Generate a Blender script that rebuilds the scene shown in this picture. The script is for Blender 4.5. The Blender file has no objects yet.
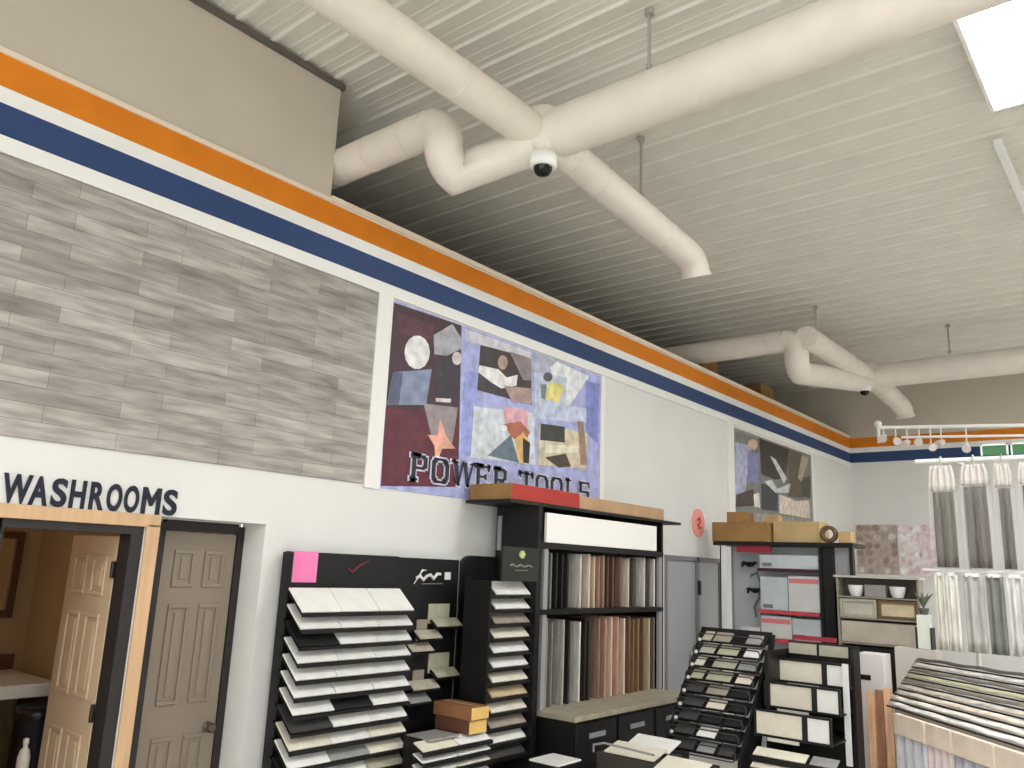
import bpy, bmesh, math, random
from mathutils import Vector, Matrix
random.seed(7)
S = bpy.context.scene
COL = S.collection

# ------------------------------------------------------------------ camera
YAW, PITCH, ROLL, FPX = 0.691973, 0.2214006, 0.0414798, 811.8
fwd = Vector((-math.sin(YAW)*math.cos(PITCH), math.cos(YAW)*math.cos(PITCH), math.sin(PITCH)))
rgt = Vector((math.cos(YAW), math.sin(YAW), 0))
upv = rgt.cross(fwd)
r2 = rgt*math.cos(ROLL) + upv*math.sin(ROLL)
u2 = -rgt*math.sin(ROLL) + upv*math.cos(ROLL)
cd = bpy.data.cameras.new('camera')
cam = bpy.data.objects.new('camera', cd)
COL.objects.link(cam)
m = Matrix((r2, u2, -fwd)).transposed().to_4x4()
m.translation = Vector((0, 0, 1.85))
cam.matrix_world = m
cd.sensor_fit = 'HORIZONTAL'
cd.sensor_width = 36.0
cd.lens = FPX/1024*36.0
cd.clip_start = 0.05
cd.clip_end = 100
S.camera = cam

# ------------------------------------------------------------------ world, exposure
W = bpy.data.worlds.new('world')
S.world = W
W.use_nodes = True
bg = W.node_tree.nodes['Background']
bg.inputs[0].default_value = (1.0, 1.0, 1.0, 1)
bg.inputs[1].default_value = 1.5
S.view_settings.view_transform = 'Standard'
S.view_settings.look = 'None'
S.view_settings.gamma = 1
S.view_settings.use_curve_mapping = False
S.view_settings.exposure = 0.47
PANEL_STRENGTH = 36.0

# ------------------------------------------------------------------ materials
def lin(c):
    c = c/255.0
    return c/12.92 if c <= 0.04045 else ((c+0.055)/1.055)**2.4
def rgb(t): return (lin(t[0]), lin(t[1]), lin(t[2]), 1)
MATS = {}
def mat(name, c, rough=0.6, metal=0.0, var=0.0, scale=6.0, bump=0.0, stretch=None, spec=0.4, alpha=1.0, trans=0.0):
    """plain procedural surface: base colour with a little noise of its own"""
    if name in MATS: return MATS[name]
    M = bpy.data.materials.new(name); M.use_nodes = True
    nt = M.node_tree; b = nt.nodes['Principled BSDF']
    b.inputs['Roughness'].default_value = rough
    b.inputs['Metallic'].default_value = metal
    b.inputs['Specular IOR Level'].default_value = spec
    b.inputs['Alpha'].default_value = alpha
    b.inputs['Transmission Weight'].default_value = trans
    b.inputs['Base Color'].default_value = rgb(c)
    if var > 0 or bump > 0:
        tc = nt.nodes.new('ShaderNodeTexCoord'); mp = nt.nodes.new('ShaderNodeMapping')
        if stretch: mp.inputs['Scale'].default_value = stretch
        nz = nt.nodes.new('ShaderNodeTexNoise'); nz.inputs['Scale'].default_value = scale
        nz.inputs['Detail'].default_value = 4
        nt.links.new(tc.outputs['Object'], mp.inputs[0]); nt.links.new(mp.outputs[0], nz.inputs['Vector'])
        if var > 0:
            cr = nt.nodes.new('ShaderNodeValToRGB')
            k0, k1 = max(0, 1-var), 1+var
            e = cr.color_ramp.elements
            e[0].position = 0.3; e[1].position = 0.7
            e[0].color = rgb(tuple(min(255, v*k0) for v in c)); e[1].color = rgb(tuple(min(255, v*k1) for v in c))
            nt.links.new(nz.outputs['Fac'], cr.inputs[0]); nt.links.new(cr.outputs[0], b.inputs['Base Color'])
        if bump > 0:
            bp = nt.nodes.new('ShaderNodeBump'); bp.inputs['Strength'].default_value = bump
            bp.inputs['Distance'].default_value = 0.01
            nt.links.new(nz.outputs['Fac'], bp.inputs['Height']); nt.links.new(bp.outputs[0], b.inputs['Normal'])
    MATS[name] = M
    return M
def emit(name, c, s):
    M = bpy.data.materials.new(name); M.use_nodes = True
    b = M.node_tree.nodes['Principled BSDF']
    b.inputs['Base Color'].default_value = rgb(c)
    b.inputs['Emission Color'].default_value = rgb(c)
    b.inputs['Emission Strength'].default_value = s
    return M
def flat(c): return mat('print_%02x%02x%02x' % tuple(int(v) for v in c), c, 0.45, var=0.11, scale=11)

WHITE_WALL = mat('painted white wall', (226, 226, 222), 0.75, var=0.012, scale=2)
UPPER_WALL = mat('painted beige wall', (200, 192, 176), 0.8, var=0.012, scale=2)
VOID = mat('near-black loft shade', (18, 18, 17), 0.9)  # near-black colour deepens the shade in the loft
CEIL = mat('painted steel ceiling deck', (222, 220, 208), 0.6, var=0.02, scale=3)
DUCT = mat('white painted duct', (226, 219, 207), 0.5, var=0.02, scale=5)
GALV = mat('galvanised rod', (176, 174, 166), 0.45, 0.3)
ORANGE = mat('orange stripe paint', (214, 124, 10), 0.6, var=0.03, scale=4)
BLUE = mat('navy stripe paint', (40, 66, 110), 0.6, var=0.05, scale=20)
TRIMW = mat('white trim paint', (238, 238, 234), 0.6)
BLACK = mat('black powder coat', (12, 12, 13), 0.5)
BLACKP = mat('black printed board', (17, 17, 19), 0.5)
WHITEP = mat('white print', (232, 232, 230), 0.5)
LAMINATE = mat('beige laminate', (160, 152, 132), 0.5, var=0.06, scale=9)
KRAFT = mat('kraft cardboard', (196, 168, 120), 0.8, var=0.06, scale=4)
KRAFTD = mat('brown cardboard', (150, 114, 68), 0.8, var=0.08, scale=4)
GREYM = mat('grey painted metal', (150, 150, 150), 0.45)
FLOORM = mat('grey vinyl floor', (206, 201, 192), 0.5, var=0.05, scale=1.2)

# ------------------------------------------------------------------ mesh builder
class MB:
    def __init__(self):
        self.v = []; self.f = []; self.mi = []; self.sm = []
    def add(self, vs, fs, mi=0, smooth=False):
        o = len(self.v)
        self.v += [Vector(p) for p in vs]
        for f in fs:
            self.f.append([o+i for i in f]); self.mi.append(mi); self.sm.append(smooth)
        return self
    def box(self, a, b, mi=0, M=None):
        x0, y0, z0 = a; x1, y1, z1 = b
        vs = [Vector(p) for p in ((x0,y0,z0),(x1,y0,z0),(x1,y1,z0),(x0,y1,z0),(x0,y0,z1),(x1,y0,z1),(x1,y1,z1),(x0,y1,z1))]
        if M: vs = [M @ p for p in vs]
        return self.add(vs, [(3,2,1,0),(4,5,6,7),(0,1,5,4),(1,2,6,5),(2,3,7,6),(3,0,4,7)], mi)
    def prism(self, poly, d, mi=0):
        """closed 3-D polygon pushed along vector d"""
        n = len(poly); d = Vector(d)
        vs = [Vector(p) for p in poly] + [Vector(p)+d for p in poly]
        return self.add(vs, [tuple(range(n))[::-1], tuple(range(n, 2*n))] + [(i, (i+1) % n, n+(i+1) % n, n+i) for i in range(n)], mi)
    def tube(self, pts, r, n=16, mi=0, caps=True):
        pts = [Vector(p) for p in pts]
        rs = r if isinstance(r, (list, tuple)) else [r]*len(pts)
        t0 = (pts[1]-pts[0]).normalized()
        ref = Vector((0,0,1)) if abs(t0.z) < 0.9 else Vector((1,0,0))
        a = t0.cross(ref).normalized(); vs = []
        for i, p in enumerate(pts):
            if i == 0: t = t0
            elif i == len(pts)-1: t = (pts[i]-pts[i-1]).normalized()
            else: t = ((pts[i]-pts[i-1]).normalized()+(pts[i+1]-pts[i]).normalized()).normalized()
            a = (a - t*a.dot(t)).normalized(); b = t.cross(a)
            k = 1.0
            if 0 < i < len(pts)-1:
                c = (pts[i]-pts[i-1]).normalized().dot((pts[i+1]-pts[i]).normalized())
                k = min(1.25, 1/max(0.6, math.sqrt((1+c)/2)))
                bend = ((pts[i+1]-pts[i]).normalized()-(pts[i]-pts[i-1]).normalized())
                bd = bend.normalized() if bend.length > 1e-6 else None
            else: bd = None
            for j in range(n):
                w = 2*math.pi*j/n
                o = a*math.cos(w)*rs[i] + b*math.sin(w)*rs[i]
                if bd is not None: o += bd*(o.dot(bd))*(k-1)
                vs.append(p+o)
        fs = []
        for i in range(len(pts)-1):
            for j in range(n):
                fs.append((i*n+j, i*n+(j+1) % n, (i+1)*n+(j+1) % n, (i+1)*n+j))
        self.add(vs, fs, mi, True)
        if caps:
            self.add(vs[:n], [tuple(range(n))[::-1]], mi); self.add(vs[-n:], [tuple(range(n))], mi)
        return self
    def lathe(self, prof, c, axis='z', n=20, mi=0):
        vs = []; fs = []; c = Vector(c)
        for (r, h) in prof:
            for j in range(n):
                w = 2*math.pi*j/n
                p = Vector((r*math.cos(w), r*math.sin(w), h))
                if axis == 'x': p = Vector((p.z, p.x, p.y))
                elif axis == 'y': p = Vector((p.y, p.z, p.x))
                vs.append(c+p)
        for i in range(len(prof)-1):
            for j in range(n):
                fs.append((i*n+j, i*n+(j+1) % n, (i+1)*n+(j+1) % n, (i+1)*n+j))
        k = len(prof)-1
        self.add(vs, fs, mi, True); self.add(vs[:n], [tuple(range(n))[::-1]], mi)
        return self.add(vs[-n:], [tuple(range(n))], mi)
    def build(self, name, m, parent=None, bevel=0.0):
        me = bpy.data.meshes.new(name)
        if parent is not None: org = WL[parent.name]
        else:
            lo = [min(p[i] for p in self.v) for i in range(3)]; hi = [max(p[i] for p in self.v) for i in range(3)]
            org = Vector(((lo[0]+hi[0])/2, (lo[1]+hi[1])/2, lo[2]))
        me.from_pydata([tuple(p-org) for p in self.v], [], self.f)
        for mm in (m if isinstance(m, (list, tuple)) else [m]): me.materials.append(mm)
        me.polygons.foreach_set('material_index', self.mi)
        me.polygons.foreach_set('use_smooth', self.sm)
        bm = bmesh.new(); bm.from_mesh(me); bmesh.ops.recalc_face_normals(bm, faces=bm.faces); bm.to_mesh(me); bm.free()
        me.update()
        o = bpy.data.objects.new(name, me); COL.objects.link(o)
        if parent is not None: o.parent = parent
        else: o.location = org
        WL[o.name] = org.copy()
        if bevel > 0:
            bv = o.modifiers.new('bevel', 'BEVEL'); bv.width = bevel; bv.segments = 2; bv.limit_method = 'ANGLE'
        return o
WL = {}
def tag(o, label, cat, group=None):
    o['label'] = label; o['category'] = cat
    if group: o['group'] = group
    return o
def thing(name, label, cat, loc, group=None):
    o = bpy.data.objects.new(name, None); COL.objects.link(o); o.location = loc
    o.empty_display_size = 0.1
    WL[o.name] = Vector(loc)
    return tag(o, label, cat, group)
def struct(name, mb, m, parent=None):
    o = mb.build(name, m, parent)
    o['kind'] = 'structure'
    return o
def bx(a, b, M=None): return MB().box(a, b, 0, M)
def arc(c, p, axis, ang, n=6):
    """points turning p about c"""
    return [Vector(c) + Matrix.Rotation(ang*i/n, 3, axis) @ (Vector(p)-Vector(c)) for i in range(n+1)]
ORD = ['first', 'second', 'third', 'fourth', 'fifth', 'sixth', 'seventh', 'eighth', 'ninth', 'tenth', 'eleventh', 'twelfth', 'thirteenth', 'fourteenth']

# ------------------------------------------------------------------ room shell
WX = -4.5                       # face of the long left wall
CZ = 5.32                       # ceiling height
FY = 15.0                       # far wall
struct('floor', bx((-9, -3, -0.1), (6, FY+0.15, 0)), FLOORM)
# corrugated ceiling deck: one extruded profile, ribs across the shop
prof = []; y = -2.98
while y < FY:
    prof += [(y, 0), (y+0.085, 0), (y+0.092, -0.004), (y+0.104, -0.004), (y+0.111, 0), (y+0.165, 0), (y+0.172, -0.004), (y+0.184, -0.004), (y+0.191, 0), (y+0.222, 0), (y+0.233, -0.022), (y+0.257, -0.022), (y+0.268, 0)]
    y += 0.2717
mb = MB()
pv = [(-9, a, CZ+b) for a, b in prof] + [(6, a, CZ+b) for a, b in prof]
n = len(prof)
mb.add(pv, [(i, i+1, n+i+1, n+i) for i in range(n-1)])
mb.box((-9, -3, CZ+0.005), (6, FY+0.15, CZ+0.1))
struct('ceiling', mb, CEIL)
# left wall with the washroom opening, the closet alcove and the grey doorway
mb = MB()
WT = WX-0.13
mb.box((WT, -3, 0), (WX, 1.55, 2.05))
mb.box((WT, 1.55, 2.0), (WX, 2.27, 2.05))
mb.box((WT, 2.27, 0), (WX, 2.352, 2.05))
mb.box((WX-0.26, 3.05, 0), (WX, 8.2, 2.05))
mb.box((WX-0.26, 9.62, 0), (WX, FY, 2.05))
mb.box((WX-0.26, -3, 2.05), (WX, FY, 4.36))
struct('wall_left', mb, WHITE_WALL)
struct('wall_alcove', bx((WX-0.36, 2.375, 0), (WX-0.27, 3.05, 2.05)), WHITE_WALL)
struct('wall_upper', bx((WX-0.26, -3, 4.375), (WX+0.001, 3.3, CZ-0.035)), UPPER_WALL)
struct('wall_far', bx((-9, FY, 0), (6, FY+0.15, 4.345)), WHITE_WALL)
struct('wall_far_upper', bx((-9, FY, 4.345), (6, FY+0.15, CZ)), UPPER_WALL)
struct('wall_right', bx((6, -3, 0), (6.1, FY, CZ)), WHITE_WALL)
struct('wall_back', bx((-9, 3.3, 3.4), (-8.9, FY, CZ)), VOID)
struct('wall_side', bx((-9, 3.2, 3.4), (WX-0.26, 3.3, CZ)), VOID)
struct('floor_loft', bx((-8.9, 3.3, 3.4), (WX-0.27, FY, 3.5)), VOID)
# painted bands
def band(name, z0, z1, m, d=0.004):
    mb = MB().box((WX, -3, z0), (WX+d, FY-0.004, z1)).box((WX+d, FY-d, z0), (6, FY, z1))
    return struct(name, mb, m)
band('trim_1', 4.17, 4.345, ORANGE)
band('trim_2', 4.082, 4.17, TRIMW)
band('trim_3', 3.905, 4.082, BLUE)
struct('trim_4', bx((WX-0.27, 3.3, 4.36), (WX+0.02, FY-0.01, 4.40)).box((WX, -3, 4.345), (WX+0.02, 3.3, 4.375)), mat('cream cap trim', (236, 222, 200), 0.6))
struct('trim_5', bx((WX, -3, 3.815), (WX+0.02, FY-0.03, 3.905)), TRIMW)
struct('trim_6', bx((WX, 3.812, 2.36), (WX+0.02, 3.955, 3.815)), TRIMW)
struct('trim_7', bx((WX, 6.86, 2.4), (WX+0.012, 6.93, 3.815)), TRIMW)
struct('trim_8', bx((WX, 9.86, 2.4), (WX+0.02, 10.05, 3.815)), TRIMW)
struct('trim_9', bx((WX, 12.97, 2.4), (WX+0.012, 13.06, 3.815)), TRIMW)
struct('trim_10', bx((WX-0.005, -3, CZ-0.075), (WX+0.03, 3.32, CZ-0.035)), mat('dark ceiling angle', (96, 92, 84), 0.6))
# grey wood-look planks
M = bpy.data.materials.new('grey weathered plank cladding'); M.use_nodes = True
nt = M.node_tree; b = nt.nodes['Principled BSDF']; b.inputs['Roughness'].default_value = 0.6
tc = nt.nodes.new('ShaderNodeTexCoord'); sx = nt.nodes.new('ShaderNodeSeparateXYZ'); cx = nt.nodes.new('ShaderNodeCombineXYZ')
nt.links.new(tc.outputs['Object'], sx.inputs[0]); nt.links.new(sx.outputs['Y'], cx.inputs[0]); nt.links.new(sx.outputs['Z'], cx.inputs[1])
br = nt.nodes.new('ShaderNodeTexBrick')
br.offset = 0.37; br.offset_frequency = 2
br.inputs['Scale'].default_value = 1.0; br.inputs['Brick Width'].default_value = 0.62; br.inputs['Row Height'].default_value = 0.089
br.inputs['Mortar Size'].default_value = 0.0012; br.inputs['Bias'].default_value = -0.1
br.inputs['Color1'].default_value = rgb((180, 176, 170)); br.inputs['Color2'].default_value = rgb((142, 138, 133)); br.inputs['Mortar'].default_value = rgb((110, 103, 97))
nt.links.new(cx.outputs[0], br.inputs['Vector'])
mp = nt.nodes.new('ShaderNodeMapping'); mp.inputs['Scale'].default_value = (3.4, 22, 1)
nz = nt.nodes.new('ShaderNodeTexNoise'); nz.inputs['Scale'].default_value = 1.0; nz.inputs['Detail'].default_value = 5
nt.links.new(cx.outputs[0], mp.inputs[0]); nt.links.new(mp.outputs[0], nz.inputs['Vector'])
cr = nt.nodes.new('ShaderNodeValToRGB'); cr.color_ramp.elements[0].position = 0.28; cr.color_ramp.elements[1].position = 0.72
cr.color_ramp.elements[0].color = (0.56, 0.545, 0.53, 1); cr.color_ramp.elements[1].color = (1.2, 1.19, 1.17, 1)
nt.links.new(nz.outputs['Fac'], cr.inputs[0])
mx = nt.nodes.new('ShaderNodeMix'); mx.data_type = 'RGBA'; mx.blend_type = 'MULTIPLY'; mx.inputs[0].default_value = 1.0
nt.links.new(br.outputs['Color'], mx.inputs[6]); nt.links.new(cr.outputs[0], mx.inputs[7])
nt.links.new(mx.outputs[2], b.inputs['Base Color'])
tag(bx((WX+0.002, -3, 2.385), (WX+0.012, 3.81, 3.812)).build('plank_cladding_panel', M), 'grey weathered wood plank cladding panel on the wall above the washrooms', 'wall panel')

# ------------------------------------------------------------------ ceiling lights (the visible one and unseen ones added out of frame)
PANEL = emit('lit lamp diffuser', (251, 252, 255), PANEL_STRENGTH)
def panel_light(x, y, label):
    t = thing('ceiling_light', label, 'light', (x, y, 5.16), 'ceiling panel lights')
    f = MB(); z0, z1 = 5.16, 5.26; w, l, e = 0.3, 0.63, 0.025
    f.box((x-w, y-l, z0), (x-w+e, y+l, z1)).box((x+w-e, y-l, z0), (x+w, y+l, z1)).box((x-w+e, y-l, z0), (x+w-e, y-l+e, z1)).box((x-w+e, y+l-e, z0), (x+w-e, y+l, z1)).box((x-w, y-l, z1), (x+w, y+l, z1+0.015))
    f.build('frame', TRIMW, t)
    bx((x-w+e, y-l+e, z0+0.04), (x+w-e, y+l-e, z0+0.06)).build('diffuser', PANEL, t)
    h = MB()
    for sy in (-0.4, 0.4): h.tube([(x, y+sy, z1+0.015), (x, y+sy, CZ)], 0.006, 8)
    h.build('hanger', GALV, t)
panel_light(-0.45, 5.53, 'bright rectangular panel light on the ceiling at the upper right')
for (x, y) in ((0.9, 9.2), (0.9, 13.0), (1.2, 0.9), (3.2, 5.5), (3.6, 10.6), (0.6, -1.9)):  # unseen lamps added to brighten the shop and its far wall
    panel_light(x, y, 'added unseen white panel light on the ceiling outside the view')

# ------------------------------------------------------------------ washroom doorway, closet door, grey door
def panel_door(name, parent, w, h, m, org, ux, un, t=0.04, lock=(1.0, 1.18)):
    """six-panel slab: org = bottom hinge corner, ux = along the width, un = face normal"""
    ux = Vector(ux).normalized(); un = Vector(un).normalized(); uz = Vector((0, 0, 1))
    B = Matrix((ux, un, uz)).transposed().to_4x4(); B.translation = Vector(org)
    mb = MB().box((0, -t, 0), (w, 0, h), 0, B)
    st = 0.115*w/0.76; mid = 0.1*w/0.76; pw = (w-2*st-mid)/2
    for (z0, z1) in ((h-0.33, h-0.11), (h-lock[0], h-0.43), (0.23, h-lock[1])):
        for x0 in (st, st+pw+mid):
            x1 = x0+pw; e = 0.022; d = 0.012
            # raised moulding ring, then a raised field
            for a, c in (((x0, z0), (x1, z0+e)), ((x0, z1-e), (x1, z1)), ((x0, z0+e), (x0+e, z1-e)), ((x1-e, z0+e), (x1, z1-e))):
                mb.prism([B @ Vector((a[0], 0, a[1])), B @ Vector((c[0], 0, a[1])), B @ Vector((c[0], 0, c[1])), B @ Vector((a[0], 0, c[1]))], un*d)
            mb.box((x0+2*e, -0.001, z0+2*e), (x1-2*e, 0.009, z1-2*e), 0, B)
    o = mb.build(name, m, parent, 0.004)
    return o, B
DARKF = mat('dark bronze door frame', (44, 40, 40), 0.5)
# washroom door 1: wood casing, dark jamb, open leaf
WOODC = mat('light wood casing', (208, 172, 134), 0.55, var=0.06, scale=3, stretch=(6, 6, 0.6))
d1 = thing('door_1', 'open cream six-panel washroom door in a light wood frame under the WASHROOMS lettering', 'door', (WX, 1.9, 0))
d1['kind'] = 'structure'
f = MB().box((WX, 1.42, 0), (WX+0.02, 1.53, 2.0)).box((WX+0.001, 2.275, 0), (WX+0.02, 2.352, 2.0)).box((WX+0.001, 1.42, 1.985), (WX+0.02, 2.352, 2.055))
f.build('casing', WOODC, d1, 0.004)
f = MB().box((WT, 1.53, 0), (WX, 1.565, 1.985)).box((WT, 2.2, 0), (WX, 2.266, 1.985)).box((WT, 1.565, 1.94), (WX, 2.2, 1.985))
f.build('jamb', DARKF, d1)
leaf, B = panel_door('door_leaf', d1, 0.61, 1.92, mat('cream door paint', (214, 190, 158), 0.5), (WT-0.01, 2.2, 0.01), (-1, 0.02, 0), (-0.02, -1, 0), 0.04, (0.88, 1.06))
for z in (0.25, 0.95, 1.7):
    MB().tube([(WT-0.005, 2.188, z), (WT-0.005, 2.188, z+0.09)], 0.012, 8).build('hinge', mat('dark hinge metal', (60, 54, 50), 0.4, 0.7), leaf)
# washroom shell
PLAST = mat('washroom tan plaster', (188, 164, 130), 0.8, var=0.03, scale=2)
struct('wall_washroom', MB().box((-6.45, 0.3, 0), (-6.35, 2.56, 2.5)).box((-6.35, 0.3, 0), (WT, 0.4, 2.5)).box((-6.35, 2.46, 0), (-4.87, 2.56, 2.5)).box((-4.87, 2.28, 0), (WT, 2.374, 2.5)), PLAST)
struct('ceiling_washroom', bx((-6.45, 0.3, 2.5), (WT, 2.56, 2.56)), mat('washroom ceiling paint', (150, 120, 88), 0.8))
lm = thing('ceiling_light', 'small warm dome lamp on the washroom ceiling', 'light', (-5.5, 1.2, 2.38))
MB().lathe([(0.12, 2.5), (0.13, 2.47), (0.1, 2.41), (0.04, 2.385), (0.005, 2.38)], (-5.5, 1.2, 0)).build('lamp_shade', emit('warm lamp glass', (255, 218, 172), 9.0), lm)
# mirror, vanity, basket
t = thing('framed_mirror', 'wood-framed mirror on the back wall inside the washroom', 'mirror', (-6.34, 1.95, 1.36))
FR = mat('dark stained frame', (96, 62, 36), 0.5)
f = MB()
y0, y1, z0, z1, e = 1.55, 2.34, 1.37, 1.95, 0.05
f.box((-6.35, y0, z0), (-6.31, y1, z0+e)).box((-6.35, y0, z1-e), (-6.31, y1, z1)).box((-6.35, y0, z0+e), (-6.31, y0+e, z1-e)).box((-6.35, y1-e, z0+e), (-6.31, y1, z1-e))
f.build('frame', FR, t, 0.004)
bx((-6.349, y0+e, z0+e), (-6.33, y1-e, z1-e)).build('mirror_glass', mat('mirror glass', (225, 210, 180), 0.12, 0.9), t)
t = thing('vanity_counter', 'washroom vanity with a white counter and warm wood base', 'counter', (-5.95, 1.6, 0))
bx((-6.34, 0.9, 0.95), (-5.58, 2.4, 1.03)).build('countertop', mat('white counter', (232, 226, 216), 0.4), t, 0.008)
bx((-6.345, 0.9, 1.03), (-6.32, 2.4, 1.13)).build('backsplash', mat('brown counter edge', (110, 74, 48), 0.5), t)
bx((-6.34, 0.95, 0.0), (-5.65, 2.0, 0.95)).build('cabinet', mat('orange brown cabinet wood', (150, 92, 44), 0.5, var=0.1, scale=5, stretch=(1, 1, 6)), t)
bx((-6.0, 2.34, 0.0), (-5.7, 2.4, 0.95)).build('side_panel', FR, t)
t = thing('faucet', 'small bronze faucet on the washroom counter', 'faucet', (-6.1, 2.1, 1.032))
MB().lathe([(0.035, 1.032), (0.03, 1.05), (0.015, 1.06), (0.015, 1.17)], (-6.1, 2.1, 0)).build('base', FR, t)
MB().tube([(-6.1, 2.1, 1.16), (-6.05, 2.1, 1.21), (-5.98, 2.1, 1.2), (-5.96, 2.1, 1.16)], 0.012, 10).build('spout', FR, t)
MB().tube([(-6.1, 2.06, 1.18), (-6.1, 2.14, 1.2)], 0.01, 8).build('handle', FR, t)
t = thing('waste_basket', 'dark wastebasket beside the washroom vanity', 'basket', (-5.45, 2.25, 0.552))
MB().lathe([(0.08, 0.40), (0.1, 0.74), (0.115, 0.75), (0.115, 0.77), (0.095, 0.77), (0.07, 0.45)], (-5.45, 2.25, 0.152)).build('bin', mat('dark navy plastic', (34, 36, 46), 0.5), t)
MB().lathe([(0.112, 0.76), (0.119, 0.772), (0.12, 0.72), (0.109, 0.7)], (-5.45, 2.25, 0.152)).build('liner', mat('black bag film', (22, 22, 26), 0.3), t)
tag(bx((-5.57, 2.08, 0.0), (-5.262, 2.38, 0.55)).build('storage_box', mat('dark brown storage box', (70, 50, 40), 0.7), bevel=0.006), 'dark brown box on the washroom floor under the wastebasket and white bottle', 'box')
t = thing('spray_bottle', 'white bottle standing on the dark box beside the washroom door', 'bottle', (-5.3, 2.15, 0.552))
MB().lathe([(0.03, 0.0), (0.034, 0.02), (0.034, 0.12), (0.025, 0.16), (0.012, 0.175), (0.012, 0.19)], (-5.3, 2.15, 0.552)).build('body', mat('white plastic', (236, 230, 220), 0.4), t)
MB().lathe([(0.016, 0.19), (0.016, 0.22), (0.006, 0.225)], (-5.3, 2.15, 0.552)).build('cap', mat('white plastic', (236, 230, 220)), t)
# closet door 2 in the alcove
d2 = thing('door_2', 'closed taupe six-panel door in a dark frame right of the washroom entrance', 'door', (-4.76, 2.75, 0))
d2['kind'] = 'structure'
ax = WX-0.27
f = MB().box((ax, 2.39, 0), (ax+0.05, 2.515, 2.03)).box((ax, 3.0, 0), (ax+0.05, 3.048, 2.03)).box((ax, 2.515, 1.985), (ax+0.05, 3.0, 2.045))
f.build('frame', DARKF, d2)
l2, B = panel_door('door_leaf', d2, 0.48, 1.975, mat('taupe door paint', (140, 128, 114), 0.4), (ax+0.04, 2.518, 0.005), (0, 1, 0), (1, 0, 0), 0.035)
t2 = MB().lathe([(0.03, 0.0), (0.03, 0.006), (0.012, 0.01), (0.012, 0.03), (0.026, 0.04), (0.03, 0.055), (0.02, 0.068)], (ax+0.04, 2.94, 0.83), 'x', 14)
t2.build('door_knob', mat('brass grey knob', (120, 110, 96), 0.35, 0.8), l2)
# grey doorway on the long wall
d3 = thing('door_3', 'plain grey door with a closer between the two tall display racks', 'door', (WX, 8.9, 0))
d3['kind'] = 'structure'
f = MB().box((WX-0.2, 8.2, 0), (WX+0.015, 8.25, 2.05)).box((WX-0.2, 8.96, 0), (WX+0.015, 9.02, 2.05)).box((WX-0.2, 9.57, 0), (WX+0.015, 9.62, 2.05)).box((WX-0.2, 8.25, 2.0), (WX+0.015, 9.57, 2.05))
f.build('frame', mat('grey door frame', (128, 128, 130), 0.5), d3)
l3 = bx((WX-0.05, 8.252, 0.01), (WX-0.01, 8.958, 1.998)).build('door_leaf', mat('grey door paint', (168, 168, 170), 0.5), d3, 0.003)
bx((WX-0.01, 8.78, 0.95), (WX+0.04, 8.92, 0.99)).build('door_handle', GALV, l3, 0.004)
bx((WX-0.05, 9.022, 0.01), (WX-0.01, 9.568, 1.998)).build('side_panel', mat('grey door paint', (168, 168, 170), 0.5), d3, 0.003)
bx((WX+0.015, 8.965, 1.62), (WX+0.04, 9.015, 1.78)).build('latch_plate', BLACK, d3)
struct('baseboard_left', bx((WX, 3.06, 0), (WX+0.015, 8.19, 0.1)), BLACK)

# ------------------------------------------------------------------ writing
def text_mesh(txt, size, bold=0.0, ext=0.004, shear=0.0, spacing=1.0):
    cu = bpy.data.curves.new('t', 'FONT'); cu.body = txt; cu.size = size; cu.offset = bold; cu.extrude = ext; cu.shear = shear
    cu.space_character = spacing
    ob = bpy.data.objects.new('t', cu); COL.objects.link(ob)
    dg = bpy.context.evaluated_depsgraph_get()
    me = bpy.data.meshes.new_from_object(ob.evaluated_get(dg))
    vs = [v.co.copy() for v in me.vertices]; fs = [tuple(p.vertices) for p in me.polygons]
    bpy.data.objects.remove(ob); bpy.data.curves.remove(cu); bpy.data.meshes.remove(me)
    return vs, fs
def wall_text(mb, txt, y0, y1, z0, z1, x, **kw):
    """writing on a wall facing +X, fitted to the rectangle"""
    vs, fs = text_mesh(txt, 1.0, **kw)
    lo = [min(v[i] for v in vs) for i in range(2)]; hi = [max(v[i] for v in vs) for i in range(2)]
    P = [(x+v.z, y0+(v.x-lo[0])/(hi[0]-lo[0])*(y1-y0), z0+(v.y-lo[1])/(hi[1]-lo[1])*(z1-z0)) for v in vs]
    mb.add(P, fs)
def front_text(mb, txt, x0, x1, z0, z1, y, **kw):
    vs, fs = text_mesh(txt, 1.0, **kw)
    lo = [min(v[i] for v in vs) for i in range(2)]; hi = [max(v[i] for v in vs) for i in range(2)]
    mb.add([(x0+(v.x-lo[0])/(hi[0]-lo[0])*(x1-x0), y-v.z, z0+(v.y-lo[1])/(hi[1]-lo[1])*(z1-z0)) for v in vs], fs)
sgn = thing('sign_lettering', 'dark WASHROOMS lettering on the wall above the washroom door', 'lettering', (WX, 1.97, 2.06))
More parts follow.
